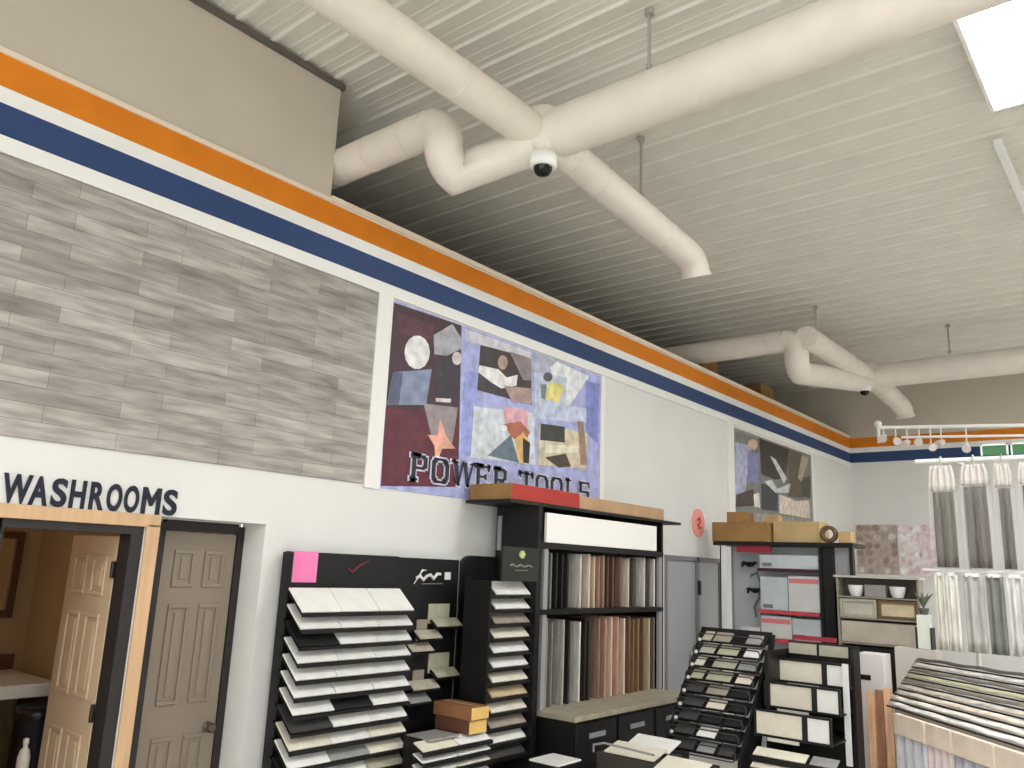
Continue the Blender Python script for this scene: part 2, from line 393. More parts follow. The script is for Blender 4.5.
for ch, y0, y1 in (('W', 1.52, 1.655), ('A', 1.648, 1.738), ('S', 1.752, 1.828), ('H', 1.844, 1.922), ('R', 1.945, 2.022), ('O', 2.035, 2.117), ('O', 2.13, 2.212), ('M', 2.23, 2.338), ('S', 2.356, 2.438)):
    mb = MB()
    if ch == 'M':
        za, zb, k = 2.056, 2.204, 0.024; ym = (y0+y1)/2
        for P in ([(y0, za), (y0+k, za), (y0+k, zb), (y0, zb)], [(y1-k, za), (y1, za), (y1, zb), (y1-k, zb)], [(y0+k, zb), (y0+k, zb-0.05), (ym-0.007, za+0.045), (ym, za+0.06), (ym, za+0.085)], [(y1-k, zb), (ym, za+0.085), (ym, za+0.06), (ym+0.007, za+0.045), (y1-k, zb-0.05)], [(ym-0.007, za+0.045), (ym+0.007, za+0.045), (ym, za+0.062)]):
            mb.prism([(WX+0.002, a, b_) for a, b_ in P], (0.008, 0, 0))
    else: wall_text(mb, ch, y0, y1, 2.056, 2.204, WX+0.006, bold=0.03, ext=0.004)
    mb.build('letter', mat('black navy lettering', (22, 24, 44), 0.5), sgn)

# posters: boards with printed areas
P1L = [
 ((70, 48, 56), [(3.959, 3.781), (4.729, 3.796), (4.793, 2.459), (3.975, 2.385)]),
 ((96, 44, 58), [(3.95, 2.96), (4.745, 3.055), (4.793, 2.459), (3.981, 2.386)]),
 ((92, 56, 66), [(4.008, 3.718), (4.411, 3.713), (4.39, 3.594), (4.052, 3.555)]),
 ((58, 52, 62), [(4.434, 3.446), (4.734, 3.514), (4.745, 3.17), (4.476, 3.142)]),
 ((132, 142, 168), [(4.012, 3.244), (4.412, 3.352), (4.377, 3.058), (3.974, 2.985)]),
 ((90, 96, 120), [(4.012, 3.244), (4.109, 3.265), (4.091, 3.006), (3.982, 2.987)]),
 ((232, 232, 230), [(4.378, 3.483), (4.359, 3.539), (4.317, 3.577), (4.26, 3.59), (4.201, 3.575), (4.15, 3.536), (4.118, 3.481), (4.111, 3.421), (4.129, 3.367), (4.17, 3.329), (4.225, 3.315), (4.284, 3.328), (4.336, 3.365), (4.37, 3.421)]),
 ((168, 168, 174), [(4.409, 3.633), (4.614, 3.778), (4.727, 3.689), (4.734, 3.596), (4.572, 3.5), (4.431, 3.48)]),
 ((214, 208, 206), [(4.747, 3.517), (4.74, 3.54), (4.723, 3.556), (4.7, 3.561), (4.675, 3.555), (4.654, 3.54), (4.641, 3.517), (4.637, 3.492), (4.644, 3.47), (4.661, 3.454), (4.684, 3.449), (4.709, 3.454), (4.73, 3.469), (4.744, 3.492)]),
 ((150, 138, 142), [(4.346, 3.063), (4.735, 3.099), (4.694, 2.801), (4.459, 2.81)]),
 ((232, 172, 150), [(4.537, 2.976), (4.61, 2.855), (4.73, 2.761), (4.579, 2.74), (4.523, 2.603), (4.495, 2.751), (4.413, 2.825), (4.518, 2.841)]),
 ((214, 205, 205), [(4.477, 3.131), (4.649, 3.156), (4.645, 3.124), (4.48, 3.103)]),
]
P1R = [
 ((170, 176, 220), [(4.729, 3.796), (6.853, 3.796), (6.839, 2.596), (4.793, 2.459)]),
 ((206, 204, 214), [(4.764, 3.781), (5.721, 3.785), (5.683, 3.724), (4.788, 3.68)]),
 ((150, 160, 214), [(4.793, 3.41), (4.979, 3.45), (4.964, 2.725), (4.798, 2.726)]),
 ((226, 230, 240), [(5.932, 3.799), (6.627, 3.757), (6.264, 3.343), (6.13, 3.346)]),
 ((196, 204, 228), [(5.745, 3.355), (6.787, 3.434), (6.792, 3.294), (5.755, 3.178)]),
 ((128, 138, 200), [(6.58, 3.705), (6.819, 3.711), (6.808, 3.101), (6.599, 3.18)]),
]
I1 = [
 ((66, 58, 62), [(4.973, 3.688), (5.668, 3.725), (5.709, 3.296), (4.961, 3.291)]),
 ((236, 232, 230), [(4.969, 3.507), (5.22, 3.525), (5.336, 3.475), (5.487, 3.532), (5.474, 3.429), (5.269, 3.363), (5.12, 3.394), (4.956, 3.444)]),
 ((172, 150, 142), [(5.304, 3.395), (5.692, 3.446), (5.701, 3.3), (5.426, 3.275)]),
 ((140, 128, 130), [(5.359, 3.718), (5.668, 3.725), (5.68, 3.521), (5.568, 3.498)]),
 ((176, 150, 136), [(5.339, 3.613), (5.33, 3.639), (5.31, 3.657), (5.282, 3.663), (5.252, 3.657), (5.227, 3.638), (5.21, 3.612), (5.205, 3.583), (5.214, 3.557), (5.233, 3.539), (5.261, 3.533), (5.291, 3.539), (5.317, 3.557), (5.334, 3.584)]),
]
I2 = [
 ((178, 182, 202), [(5.682, 3.767), (6.101, 3.809), (5.89, 3.643), (5.729, 3.531)]),
 ((190, 200, 218), [(5.724, 3.608), (6.243, 3.663), (6.213, 3.333), (5.751, 3.278)]),
 ((222, 212, 130), [(5.959, 3.565), (6.211, 3.575), (6.121, 3.392), (5.903, 3.396)]),
 ((90, 84, 90), [(6.008, 3.62), (6.0, 3.638), (5.979, 3.649), (5.949, 3.652), (5.917, 3.645), (5.888, 3.63), (5.869, 3.61), (5.863, 3.59), (5.871, 3.572), (5.892, 3.561), (5.921, 3.558), (5.954, 3.565), (5.982, 3.579), (6.002, 3.599)]),
 ((120, 132, 130), [(5.834, 3.513), (5.918, 3.53), (5.904, 3.383), (5.841, 3.385)]),
]
I3 = [
 ((206, 214, 220), [(4.927, 3.144), (5.746, 3.227), (5.793, 2.756), (4.919, 2.714)]),
 ((218, 170, 182), [(5.298, 3.21), (5.664, 3.238), (5.653, 3.073), (5.345, 3.061)]),
 ((176, 106, 84), [(5.326, 3.058), (5.552, 3.119), (5.695, 3.042), (5.604, 2.905), (5.427, 2.965)]),
 ((104, 120, 134), [(5.13, 2.757), (5.426, 2.977), (5.555, 2.747)]),
 ((214, 176, 112), [(5.485, 2.949), (5.597, 3.027), (5.701, 2.943), (5.614, 2.735), (5.534, 2.774)]),
 ((44, 42, 46), [(5.592, 2.977), (5.701, 2.943), (5.692, 2.756), (5.613, 2.759)]),
 ((240, 240, 240), [(5.37, 3.029), (5.364, 3.04), (5.348, 3.048), (5.327, 3.05), (5.304, 3.046), (5.284, 3.038), (5.271, 3.026), (5.267, 3.012), (5.272, 3.001), (5.287, 2.993), (5.308, 2.991), (5.331, 2.994), (5.351, 3.003), (5.365, 3.015)]),
]
I4 = [
 ((208, 198, 172), [(5.832, 3.152), (6.616, 3.169), (6.605, 2.814), (5.833, 2.761)]),
 ((60, 66, 60), [(5.853, 3.148), (6.229, 3.176), (6.236, 3.024), (5.849, 2.994)]),
 ((80, 70, 58), [(5.932, 2.844), (6.254, 2.922), (6.349, 2.81), (6.15, 2.774)]),
 ((150, 128, 104), [(6.446, 3.265), (6.54, 3.28), (6.627, 2.857), (6.509, 2.843)]),
 ((232, 226, 206), [(5.926, 2.962), (6.455, 3.023), (6.458, 2.957), (5.93, 2.887)]),
]
P2 = [
 ((120, 122, 116), [(10.043, 3.74), (12.948, 3.771), (12.817, 2.767), (10.04, 2.668)]),
 ((172, 176, 204), [(10.111, 3.589), (10.623, 3.598), (10.406, 2.992), (10.043, 2.74)]),
 ((130, 130, 170), [(10.496, 3.529), (10.905, 3.532), (10.845, 3.111), (10.472, 3.098)]),
 ((196, 170, 150), [(10.842, 3.654), (10.828, 3.686), (10.783, 3.707), (10.717, 3.712), (10.644, 3.702), (10.577, 3.677), (10.531, 3.644), (10.513, 3.608), (10.527, 3.576), (10.57, 3.556), (10.634, 3.55), (10.708, 3.56), (10.775, 3.584), (10.823, 3.617)]),
 ((58, 52, 50), [(10.9, 3.754), (11.998, 3.746), (11.884, 3.301), (11.451, 3.227), (10.951, 3.251)]),
 ((92, 84, 70), [(11.999, 3.755), (12.537, 3.747), (12.544, 3.059), (11.933, 3.031)]),
 ((52, 56, 60), [(10.942, 3.121), (11.51, 3.1), (11.484, 2.779), (10.918, 2.761)]),
 ((206, 206, 204), [(11.271, 3.553), (11.475, 3.526), (11.884, 3.301), (11.767, 3.206)]),
 ((204, 208, 208), [(11.042, 3.158), (11.313, 3.212), (11.51, 3.1), (12.025, 3.233), (11.938, 3.087), (11.436, 3.039)]),
 ((70, 64, 58), [(12.538, 3.372), (12.893, 3.44), (12.853, 3.086), (12.507, 3.084)]),
 ((214, 200, 188), [(11.574, 3.026), (12.004, 3.011), (12.227, 2.989), (12.784, 3.051), (12.792, 2.766), (11.552, 2.758)]),
 ((72, 60, 54), [(10.107, 2.89), (10.651, 3.016), (10.668, 2.791), (10.071, 2.73)]),
 ((168, 160, 140), [(12.534, 3.717), (12.86, 3.73), (12.492, 3.31), (12.34, 3.35)]),
 ((228, 224, 214), [(10.646, 2.94), (10.837, 2.983), (10.856, 2.781), (10.667, 2.779)]),
]

def print_panel(name, polys, x, parent, d=0.0016, back=None):
    cols = []; mb = MB()
    for i, (c, p) in enumerate(polys):
        if c not in cols: cols.append(c)
        mb.prism([(x, a, b) for a, b in p], (0.0016+d*i*0.35, 0, 0), cols.index(c))
    return mb.build(name, [flat(c) for c in cols], parent)
pt = thing('poster', 'large POWER TOOLS poster with a dark worker photo and four small photos on lilac', 'poster', (WX, 5.4, 2.37))
bx((WX+0.002, 3.962, 2.372), (WX+0.008, 6.852, 3.802)).build('backing', flat((170, 176, 220)), pt)
print_panel('photo', P1L, WX+0.008, pt); print_panel('printed_background', P1R, WX+0.008, pt)
for pn in (I1, I2, I3, I4): print_panel('photo', pn, WX+0.013, pt)
# slab-serif capitals for the title
def serif(ch, x, w, h, t=0.16, e=0.08):
    R = []; s = w*0.2
    if ch in 'PRE': R += [(0.1*w, 0, 0.1*w+s, h), (0, 0, 0.42*w, e*h), (0, h-e*h, 0.5*w, h)]
    if ch in 'PR': R += [(0.3*w, h-0.1*h, 0.75*w, h), (0.3*w, 0.44*h, 0.75*w, 0.54*h), (0.7*w, 0.5*h, 0.7*w+s, 0.95*h)]
    if ch == 'R': R += [(0.5*w, 0.22*h, 0.5*w+s, 0.46*h), (0.62*w, 0.0, 0.62*w+s, 0.26*h), (0.6*w, 0, w, e*h)]
    if ch == 'E': R += [(0.3*w, 0, 0.9*w, 0.1*h), (0.3*w, 0.9*h, 0.9*w, h), (0.3*w, 0.46*h, 0.7*w, 0.56*h), (0.82*w, 0, 0.9*w, 0.25*h), (0.82*w, 0.75*h, 0.9*w, h), (0.66*w, 0.38*h, 0.72*w, 0.64*h)]
    if ch == 'O': R += [(0.02*w, 0.18*h, 0.02*w+s, 0.82*h), (0.98*w-s, 0.18*h, 0.98*w, 0.82*h), (0.2*w, 0, 0.8*w, 0.1*h), (0.2*w, 0.9*h, 0.8*w, h), (0.1*w, 0.06*h, 0.3*w, 0.2*h), (0.7*w, 0.06*h, 0.9*w, 0.2*h), (0.1*w, 0.8*h, 0.3*w, 0.94*h), (0.7*w, 0.8*h, 0.9*w, 0.94*h)]
    if ch == 'T': R += [(0.5*w-s/2, 0, 0.5*w+s/2, h), (0.28*w, 0, 0.72*w, e*h), (0.04*w, 0.9*h, 0.96*w, h), (0.04*w, 0.74*h, 0.12*w, h), (0.88*w, 0.74*h, 0.96*w, h)]
    if ch == 'L': R += [(0.14*w, 0, 0.14*w+s, h), (0.02*w, h-e*h, 0.5*w, h), (0.02*w, 0, 0.95*w, 0.1*h), (0.87*w, 0, 0.95*w, 0.28*h)]
    if ch == 'S': R += [(0.1*w, 0, 0.9*w, 0.1*h), (0.1*w, 0.9*h, 0.9*w, h), (0.08*w, 0.55*h, 0.08*w+s, 0.95*h), (0.92*w-s, 0.05*h, 0.92*w, 0.48*h), (0.1*w, 0.45*h, 0.9*w, 0.56*h), (0.84*w, 0.72*h, 0.92*w, h), (0.08*w, 0, 0.16*w, 0.28*h)]
    Q = [[(x+a, b), (x+c, b), (x+c, d), (x+a, d)] for a, b, c, d in R]
    if ch == 'W':
        k = s*0.95
        for (a, c) in ((0.05, 0.27), (0.5, 0.72)): Q.append([(x+a*w, h), (x+a*w+k, h), (x+c*w+k*0.7, 0), (x+c*w, 0)])
        for (a, c) in ((0.27, 0.5), (0.72, 0.97)): Q.append([(x+a*w, 0), (x+a*w+k*0.45, 0), (x+c*w+k*0.3, h), (x+c*w-k*0.15, h)])
        Q.append([(x-0.04*w, h-e*h), (x+0.32*w, h-e*h), (x+0.32*w, h), (x-0.04*w, h)]); Q.append([(x+0.84*w, h-e*h), (x+1.1*w, h-e*h), (x+1.1*w, h), (x+0.84*w, h)])
    return Q
letters = MB(); halo = MB()
x = 4.24
for ch in 'POWER TOOLS':
    if ch == ' ': x += 0.13; continue
    letters = MB(); halo = MB()
    w = 0.2 if ch != 'W' else 0.25
    for Q in serif(ch, x, w, 0.195):
        zz = 2.462 + (x-4.24)*0.012
        letters.prism([(WX+0.022, a, zz+b) for a, b in Q], (0.003, 0, 0))
        cy = sum(a for a, b in Q)/4; cz = sum(b for a, b in Q)/4
        halo.prism([(WX+0.016, a+(0.014 if a > cy else -0.014), zz+b+(0.014 if b > cz else -0.014)) for a, b in Q], (0.003, 0, 0))
    x += w+0.028
    lt = letters.build('letter', flat((44, 42, 60)), pt); halo.build('letter_outline', flat((214, 214, 228)), lt)
pt = thing('poster', 'small dark photo poster near the far corner above the cartons', 'poster', (WX, 11.5, 2.4))
bx((WX+0.002, 10.06, 2.4), (WX+0.008, 12.96, 3.78)).build('backing', flat((150, 146, 138)), pt)
print_panel('photo', P2, WX+0.008, pt)

# ------------------------------------------------------------------ ducts
def bands(mb, p, q, r, n, skip=0.0):
    p = Vector(p); q = Vector(q); d = (q-p).normalized()
    for i in range(n):
        c = p.lerp(q, (i+0.5)/n)
        mb.tube([c-d*0.008, c+d*0.008], r+0.003, 24)
def duct_unit(jx, jy, jz, label, r_main, r_cross, ybr, out_end, trunk_y, trunk_x, dz, group='overhead duct runs'):
    t = thing('air_duct', label, 'duct', (jx, jy, jz-0.2), group)
    # cross duct running to the right
    mb = MB().tube([(jx+0.02, jy, jz), (6, jy-0.02, jz+0.02)], r_cross, 28); bands(mb, (jx+0.3, jy, jz), (6, jy, jz+0.02), r_cross, 5)
    mb.build('cross_duct', DUCT, t)
    # branch towards the camera
    mb = MB().tube([(jx, jy+0.1, jz), (jx-0.02, ybr, jz)], r_main, 28); bands(mb, (jx, jy, jz), (jx-0.02, ybr, jz), r_main, 4 if ybr < 0 else 3)
    mb.build('branch_duct', DUCT, t)
    # hub
    MB().lathe([(r_cross*0.7, jz-r_cross*1.08), (r_cross*1.16, jz-r_cross*0.75), (r_cross*1.2, jz+r_cross*0.75), (r_cross*0.8, jz+r_cross*1.1)], (jx, jy, 0), 'z', 24).build('junction', DUCT, t)
    # outlet away from the camera, ending in a down-turned elbow
    a = Vector((jx+0.03, jy+r_cross*0.9, jz-0.01)); e = Vector(out_end); d = (e-a).normalized()
    pts = [a, e]; c = e+Vector((0, 0, -0.17))
    pts += arc(c, e, 'X', -math.radians(78), 5)[1:]
    mb = MB().tube(pts, r_main, 28); bands(mb, a+d*0.06, a+d*0.22, r_main, 1); bands(mb, a, e, r_main, 2)
    mb.build('outlet_duct', DUCT, t)
    mb = MB(); mb.tube([pts[-1], pts[-1]+(pts[-1]-pts[-2]).normalized()*0.03], r_main*1.1, 24); mb.build('outlet_collar', DUCT, t)
    # trunk from the loft and its S-bend down to the hub
    rt = r_main*1.02
    p0 = Vector((-7.5, trunk_y, jz+0.02)); p1 = Vector((trunk_x-0.15, trunk_y, jz+0.02))
    mb = MB().tube([p0, p1], rt, 24); bands(mb, (-4.8, trunk_y, jz+0.02), p1, rt, 3)
    mb.build('trunk_duct', DUCT, t)
    b1 = arc((p1.x, trunk_y, jz+0.02-0.15), p1, 'Y', math.radians(90), 5)
    low = Vector((b1[-1].x, trunk_y, b1[-1].z-max(0.02, dz-0.3)))
    b2 = arc((low.x, trunk_y+0.15, low.z), low, 'X', math.radians(82), 5)
    endp = Vector((jx-0.02, jy-r_cross*0.6, jz-0.1))
    mb = MB().tube(b1+[low]+b2[1:]+[b2[-1].lerp(endp, 0.5), endp], rt, 24)
    for p in b2[1:4:2]: bands(mb, p-Vector((0, 0.01, 0)), p+Vector((0, 0.01, 0)), rt, 1)
    mb.build('elbow_duct', DUCT, t)
    return t
duct_unit(-3.08, 3.93, 4.68, 'white round duct crossing in the ceiling nearest the camera, with a long downward outlet', 0.125, 0.165, -2.9, (-3.1, 6.05, 4.57), 3.42, -3.5, 0.24)
duct_unit(-3.27, 11.9, 4.7, 'smaller white duct crossing far back near the corner of the room', 0.14, 0.17, 9.5, (-3.22, 13.4, 4.56), 9.6, -3.45, 0.4)
def dome(x, y, z, label):
    t = thing('security_camera', label, 'security camera', (x, y, z-0.06), 'dome cameras')
    MB().lathe([(0.05, z+0.09), (0.085, z+0.08), (0.09, z), (0.075, z-0.01)], (x, y, 0)).build('housing', TRIMW, t)
    MB().lathe([(0.062, z-0.005), (0.06, z-0.03), (0.045, z-0.055), (0.02, z-0.068), (0.003, z-0.07)], (x, y, 0)).build('dome', mat('black dome glass', (10, 10, 11), 0.12), t)
dome(-2.98, 3.82, 4.40, 'black dome camera under the nearest duct crossing')
dome(-3.24, 11.6, 4.44, 'dome camera under the far duct crossing by the corner')
def rod(x, y, z0, label):
    mb = MB().tube([(x, y, z0), (x, y, CZ)], 0.011, 8).lathe([(0.03, CZ-0.05), (0.03, CZ-0.01)], (x, y, 0), 'z', 8).lathe([(0.022, z0+0.02), (0.022, z0+0.05)], (x, y, 0), 'z', 6)
    tag(mb.build('hanger_rod', GALV), label, 'hanger rod', 'duct hanger rods')
rod(-2.26, 3.93, 4.87, 'steel hanger rod above the wide cross duct of the nearest crossing')
rod(-3.09, 5.25, 4.765, 'steel hanger rod above the nearest downward duct outlet')
rod(-3.4, 10.2, 4.855, 'steel hanger rod above the far duct branch')
rod(-2.2, 11.9, 4.895, 'steel hanger rod above the far cross duct')
t = thing('strip_light', 'thin unlit white strip fixture beside the bright ceiling panel', 'light', (-0.79, 7.6, 5.19))
bx((-0.83, 6.75, 5.20), (-0.77, 8.55, 5.25)).build('body', TRIMW, t, 0.005)
for yy in (7.0, 8.2): MB().tube([(-0.8, yy, 5.25), (-0.8, yy, CZ)], 0.006, 8).build('hanger', GALV, t)
# cartons stored on the loft, peeping over the parapet
for (y, z, l) in ((12.4, 4.85, 'brown carton on the loft behind the striped parapet, nearer the far corner'), (10.35, 4.88, 'brown carton on the loft behind the striped parapet, farther from the corner')):
    t = thing('cardboard_box', l, 'box', (-5.2, y, 3.5), 'cartons on the loft')
    bx((-5.4, y-0.25, 3.5), (-4.95, y+0.25, z)).build('carton', KRAFTD, t, 0.006)
    bx((-5.4, y-0.03, z), (-4.95, y+0.03, z+0.002)).build('tape', KRAFT, t)

# ------------------------------------------------------------------ displays along the long wall
def slab_x(x_f, x_b, y0, y1, z_f, z_b, t):
    """tilted sheet facing +X: front edge at x_f/z_f (top surface), back edge at x_b/z_b"""
    d = Vector((z_b-z_f, 0, x_f-x_b)).normalized()*t
    P = [Vector((x_f, y0, z_f)), Vector((x_b, y0, z_b)), Vector((x_b, y0, z_b))-d, Vector((x_f, y0, z_f))-d]
    return P, (0, y1-y0, 0)
def slab_y(y_f, y_b, x0, x1, z_f, z_b, t):
    """tilted sheet facing -Y"""
    d = Vector((0, -(z_b-z_f), y_b-y_f)).normalized()*t
    P = [Vector((x0, y_f, z_f)), Vector((x0, y_b, z_b)), Vector((x0, y_b, z_b))-d, Vector((x0, y_f, z_f))-d]
    return P, (x1-x0, 0, 0)
T_WHITE = mat('white glazed tile', (236, 235, 230), 0.35, var=0.02, scale=9)
T_CREAM = mat('cream tile', (226, 220, 202), 0.4, var=0.03, scale=10)
T_GREY = mat('grey tile', (150, 148, 146), 0.45, var=0.05, scale=10)
T_DARK = mat('dark grey tile', (66, 64, 62), 0.45, var=0.08, scale=10)
T_CHAR = mat('charcoal tile', (34, 34, 34), 0.4, var=0.08, scale=10)
T_BEIGE = mat('beige tile', (186, 178, 160), 0.5, var=0.05, scale=10)
T_TAN = mat('tan tile', (196, 176, 140), 0.5, var=0.05, scale=10)
T_TAUPE = mat('taupe tile', (158, 148, 134), 0.5, var=0.06, scale=10)
T_OLIVE = mat('olive grey tile', (176, 174, 152), 0.5, var=0.06, scale=10)
WORDS = {'white glazed tile': 'white', 'cream tile': 'cream', 'grey tile': 'grey', 'dark grey tile': 'dark grey', 'charcoal tile': 'charcoal', 'beige tile': 'beige', 'tan tile': 'tan', 'taupe tile': 'taupe', 'olive grey tile': 'olive grey'}

# A: tall black cascade of white tiles
FX, BX_ = -4.17, -4.33
rk = thing('tile_cascade_rack', 'tall black rack cascading with rows of white tiles, pink note at its top', 'display rack', (-4.25, 3.56, 0))
bx((-4.45, 3.185, 0), (-4.395, 4.115, 1.89)).build('header_board', BLACKP, rk)
bx((-4.45, 3.165, 0), (-4.36, 3.183, 1.885)).build('side_panel', BLACK, rk)
bx((-4.39, 3.19, 0), (-4.2, 4.09, 0.4)).build('base', BLACK, rk)
sw = MB().tube([(-4.392, 3.645, 1.80), (-4.392, 3.69, 1.77), (-4.392, 3.74, 1.81), (-4.392, 3.83, 1.85)], [0.004, 0.008, 0.008, 0.003], 6)
sw.build('red_logo_mark', mat('dull red print', (120, 50, 60), 0.5), rk)
rows = ['WWW', 'WWW', 'DWW', 'WWW', 'WWW', 'WWW', 'WKW', 'GWW', 'CWC', 'WgC', 'KWo', 'WWW']
KM = {'W': T_WHITE, 'D': T_CHAR, 'K': T_CHAR, 'G': T_DARK, 'g': T_GREY, 'C': T_CREAM, 'o': T_OLIVE}
PLACE = ['left', 'middle', 'right']
for i, row in enumerate(rows):
    zf = 1.535-0.0975*i; zb = zf+0.135; zs = zb+0.135*0.03/0.16
    P, d = slab_x(FX+0.004, BX_-0.03, 3.145, 4.09, zf-0.022, zs-0.022, 0.006)
    mb = MB().prism(P, d).box((FX-0.004, 3.145, zf-0.032), (FX+0.008, 4.09, zf-0.014))
    mb.build('shelf', BLACK, rk)
    for k, c in enumerate(row):
        y0 = 3.15+k*0.312
        jit = random.uniform(-0.004, 0.004)
        P, d = slab_x(FX+jit, BX_+jit, y0, y0+0.306, zf, zb, 0.011)
        m_ = KM[c]
        tag(MB().prism(P, d).build('sample_tile', m_, bevel=0.002), '%s tile, %s of three, %s row from the top of the tall cascade rack' % (WORDS[m_.name], PLACE[k], ORD[i]), 'tile', 'tiles in the tall cascade rack')
nt_ = bx((-4.393, 3.19, 1.70), (-4.39, 3.395, 1.893)).build('paper_note', mat('pink paper', (246, 130, 186), 0.7))
tag(nt_, 'bright pink paper note stuck on the black header of the tall tile cascade', 'note')

# B: black sample board beside it
sb = thing('sample_board', 'black sample board with a white script logo and staggered small tiles', 'display board', (-4.42, 4.4, 0))
bx((-4.45, 4.12, 0), (-4.40, 4.755, 1.885)).build('board', BLACKP, sb)
bx((-4.45, 4.757, 0), (-4.405, 4.77, 1.88)).build('edge_trim', GREYM, sb)
bx((-4.399, 4.60, 1.735), (-4.396, 4.665, 1.79)).build('white_square', WHITEP, sb)
pts = [(-4.396, 4.30+0.036*i, 1.74+0.02*math.sin(i*2.2)+0.004*i) for i in range(8)]
MB().tube([(-4.396, 4.28, 1.70), (-4.396, 4.36, 1.80), (-4.396, 4.40, 1.80)], [0.003, 0.007, 0.003], 6).tube(pts, 0.011, 6).build('script_logo', WHITEP, sb)
MB().tube([(-4.396, 4.36, 1.70), (-4.396, 4.44, 1.703), (-4.396, 4.58, 1.705)], 0.005, 6).build('logo_line', mat('grey print', (120, 120, 120)), sb)
up = [(4.443, 1.418, 4.665, 1.559, T_OLIVE), (4.329, 1.298, 4.435, 1.448, T_TAUPE), (4.474, 1.066, 4.69, 1.206, T_OLIVE), (4.322, 0.953, 4.435, 1.098, T_TAUPE)]
for i, (y0, z0, y1, z1, m_) in enumerate(up):
    tag(bx((-4.398, y0, z0), (-4.388, y1, z1)).build('sample_tile', m_, bevel=0.002), '%s upright tile, %s from the top on the script-logo board' % (WORDS[m_.name], ORD[i]), 'tile', 'tiles on the script-logo board')
lg = [(4.46, 4.73, 1.40, T_OLIVE), (4.29, 4.52, 1.32, T_BEIGE), (4.22, 4.44, 1.235, T_BEIGE), (4.49, 4.73, 1.045, T_OLIVE), (4.26, 4.52, 0.975, T_BEIGE), (4.22, 4.44, 0.89, T_GREY)]
for i, (y0, y1, z, m_) in enumerate(lg):
    P, d = slab_x(-4.30, -4.378, max(4.14, y0-0.01), y1+0.01, z-0.012, z+0.045, 0.008)
    MB().prism(P, d).build('ledge', BLACK, sb)
    P, d = slab_x(-4.302, -4.374, max(4.14, y0), y1, z+0.005, z+0.058, 0.008)
    tag(MB().prism(P, d).build('sample_tile', m_, bevel=0.002), '%s ledge tile, %s ledge from the top of the script-logo board' % (WORDS[m_.name], ORD[i]), 'tile', 'tiles on the script-logo board')

# C: low tile rack with cartons on top
lr = thing('low_tile_rack', 'low black rack with two columns of white tiles under the brown cartons', 'display rack', (-4.1, 4.25, 0))
bx((-4.15, 4.06, 0.0), (-3.98, 4.62, 0.725)).build('platform', BLACK, lr)
for s_ in (4.04, 4.625): bx((-4.15, s_, 0), (-3.985, s_+0.015, 0.735)).build('side_panel', BLACK, lr)
for i in range(4):
    zf = 0.69-0.066*i
    P, d = slab_x(-3.872, -3.975, 3.947, 4.622, zf-0.017, zf+0.028, 0.006)
    MB().prism(P, d).box((-3.874, 3.947, zf-0.035), (-3.866, 4.622, zf-0.012)).build('shelf', BLACK, lr)
    for k in range(2):
        y0 = 3.955+k*0.335
        P, d = slab_x(-3.876, -3.97, y0, y0+0.322, zf, zf+0.041, 0.01)
        tag(MB().prism(P, d).build('sample_tile', T_WHITE if (i+k) % 3 else T_CREAM, bevel=0.002), '%s tile, %s column, %s row from the top, low rack under brown cartons' % ('white' if (i+k) % 3 else 'cream', 'left' if k == 0 else 'right', ORD[i]), 'tile', 'tiles in the low rack')
tag(bx((-4.14, 4.05, 0.727), (-3.92, 4.33, 0.741)).build('sample_tile', T_GREY, bevel=0.002), 'grey tile lying flat on the low rack beside the brown cartons', 'tile')
def carton(a, b, label, m=KRAFT, me=None, tape=True, name='cardboard_box', group=None, cat='box'):
    t = thing(name, label, cat, ((a[0]+b[0])/2, (a[1]+b[1])/2, a[2]), group)
    x0, y0, z0 = a; x1, y1, z1 = b
    bx(a, b).build('carton', m, t, 0.004)
    if me: bx((x1, y0+0.004, z0+0.004), (x1+0.002, y1-0.004, z1-0.004)).build('end_flap', me, t)
    if tape:
        if x1-x0 > y1-y0: bx((x0+0.01, (y0+y1)/2-0.02, z1), (x1-0.01, (y0+y1)/2+0.02, z1+0.0015)).build('tape', mat('packing tape', (176, 140, 90), 0.3), t)
        else: bx(((x0+x1)/2-0.02, y0+0.01, z1), ((x0+x1)/2+0.02, y1-0.01, z1+0.0015)).build('tape', mat('packing tape', (176, 140, 90), 0.3), t)
    return t
YEL = mat('yellow kraft end', (222, 184, 108), 0.7)
DBR = mat('dark brown carton print', (92, 58, 40), 0.7, var=0.1, scale=6)
carton((-4.22, 4.40, 0.727), (-3.90, 4.585, 0.818), 'lower dark brown carton with a yellow end on the low tile rack', DBR, YEL, False, group='brown cartons on the low rack')
carton((-4.24, 4.395, 0.82), (-3.88, 4.58, 0.905), 'upper brown carton with a yellow end, stacked on another on the low tile rack', mat('mid brown carton print', (136, 92, 60), 0.7, var=0.1, scale=6), YEL, True, group='brown cartons on the low rack')

# D: black board with a rounded corner
r_ = 0.13
pl = [(4.79, 0.0), (5.225, 0.0), (5.225, 1.925)] + [(4.79+r_-r_*math.sin(a), 1.925-r_+r_*math.cos(a)) for a in [math.pi/2*i/8 for i in range(9)]]
rb = thing('display_board', 'tall plain black board with a rounded top corner between the tile racks', 'display board', (-4.43, 5.02, 0))
MB().prism([(-4.45, a, b) for a, b in pl], (0.03, 0, 0)).build('panel', BLACKP, rb)
MB().tube([(-4.42, a+(0.006 if a < 5 else 0), b-0.006) for a, b in pl[2:]]+[(-4.42, 4.796, 0.02)], 0.006, 6).build('edge_bead', BLACK, rb)

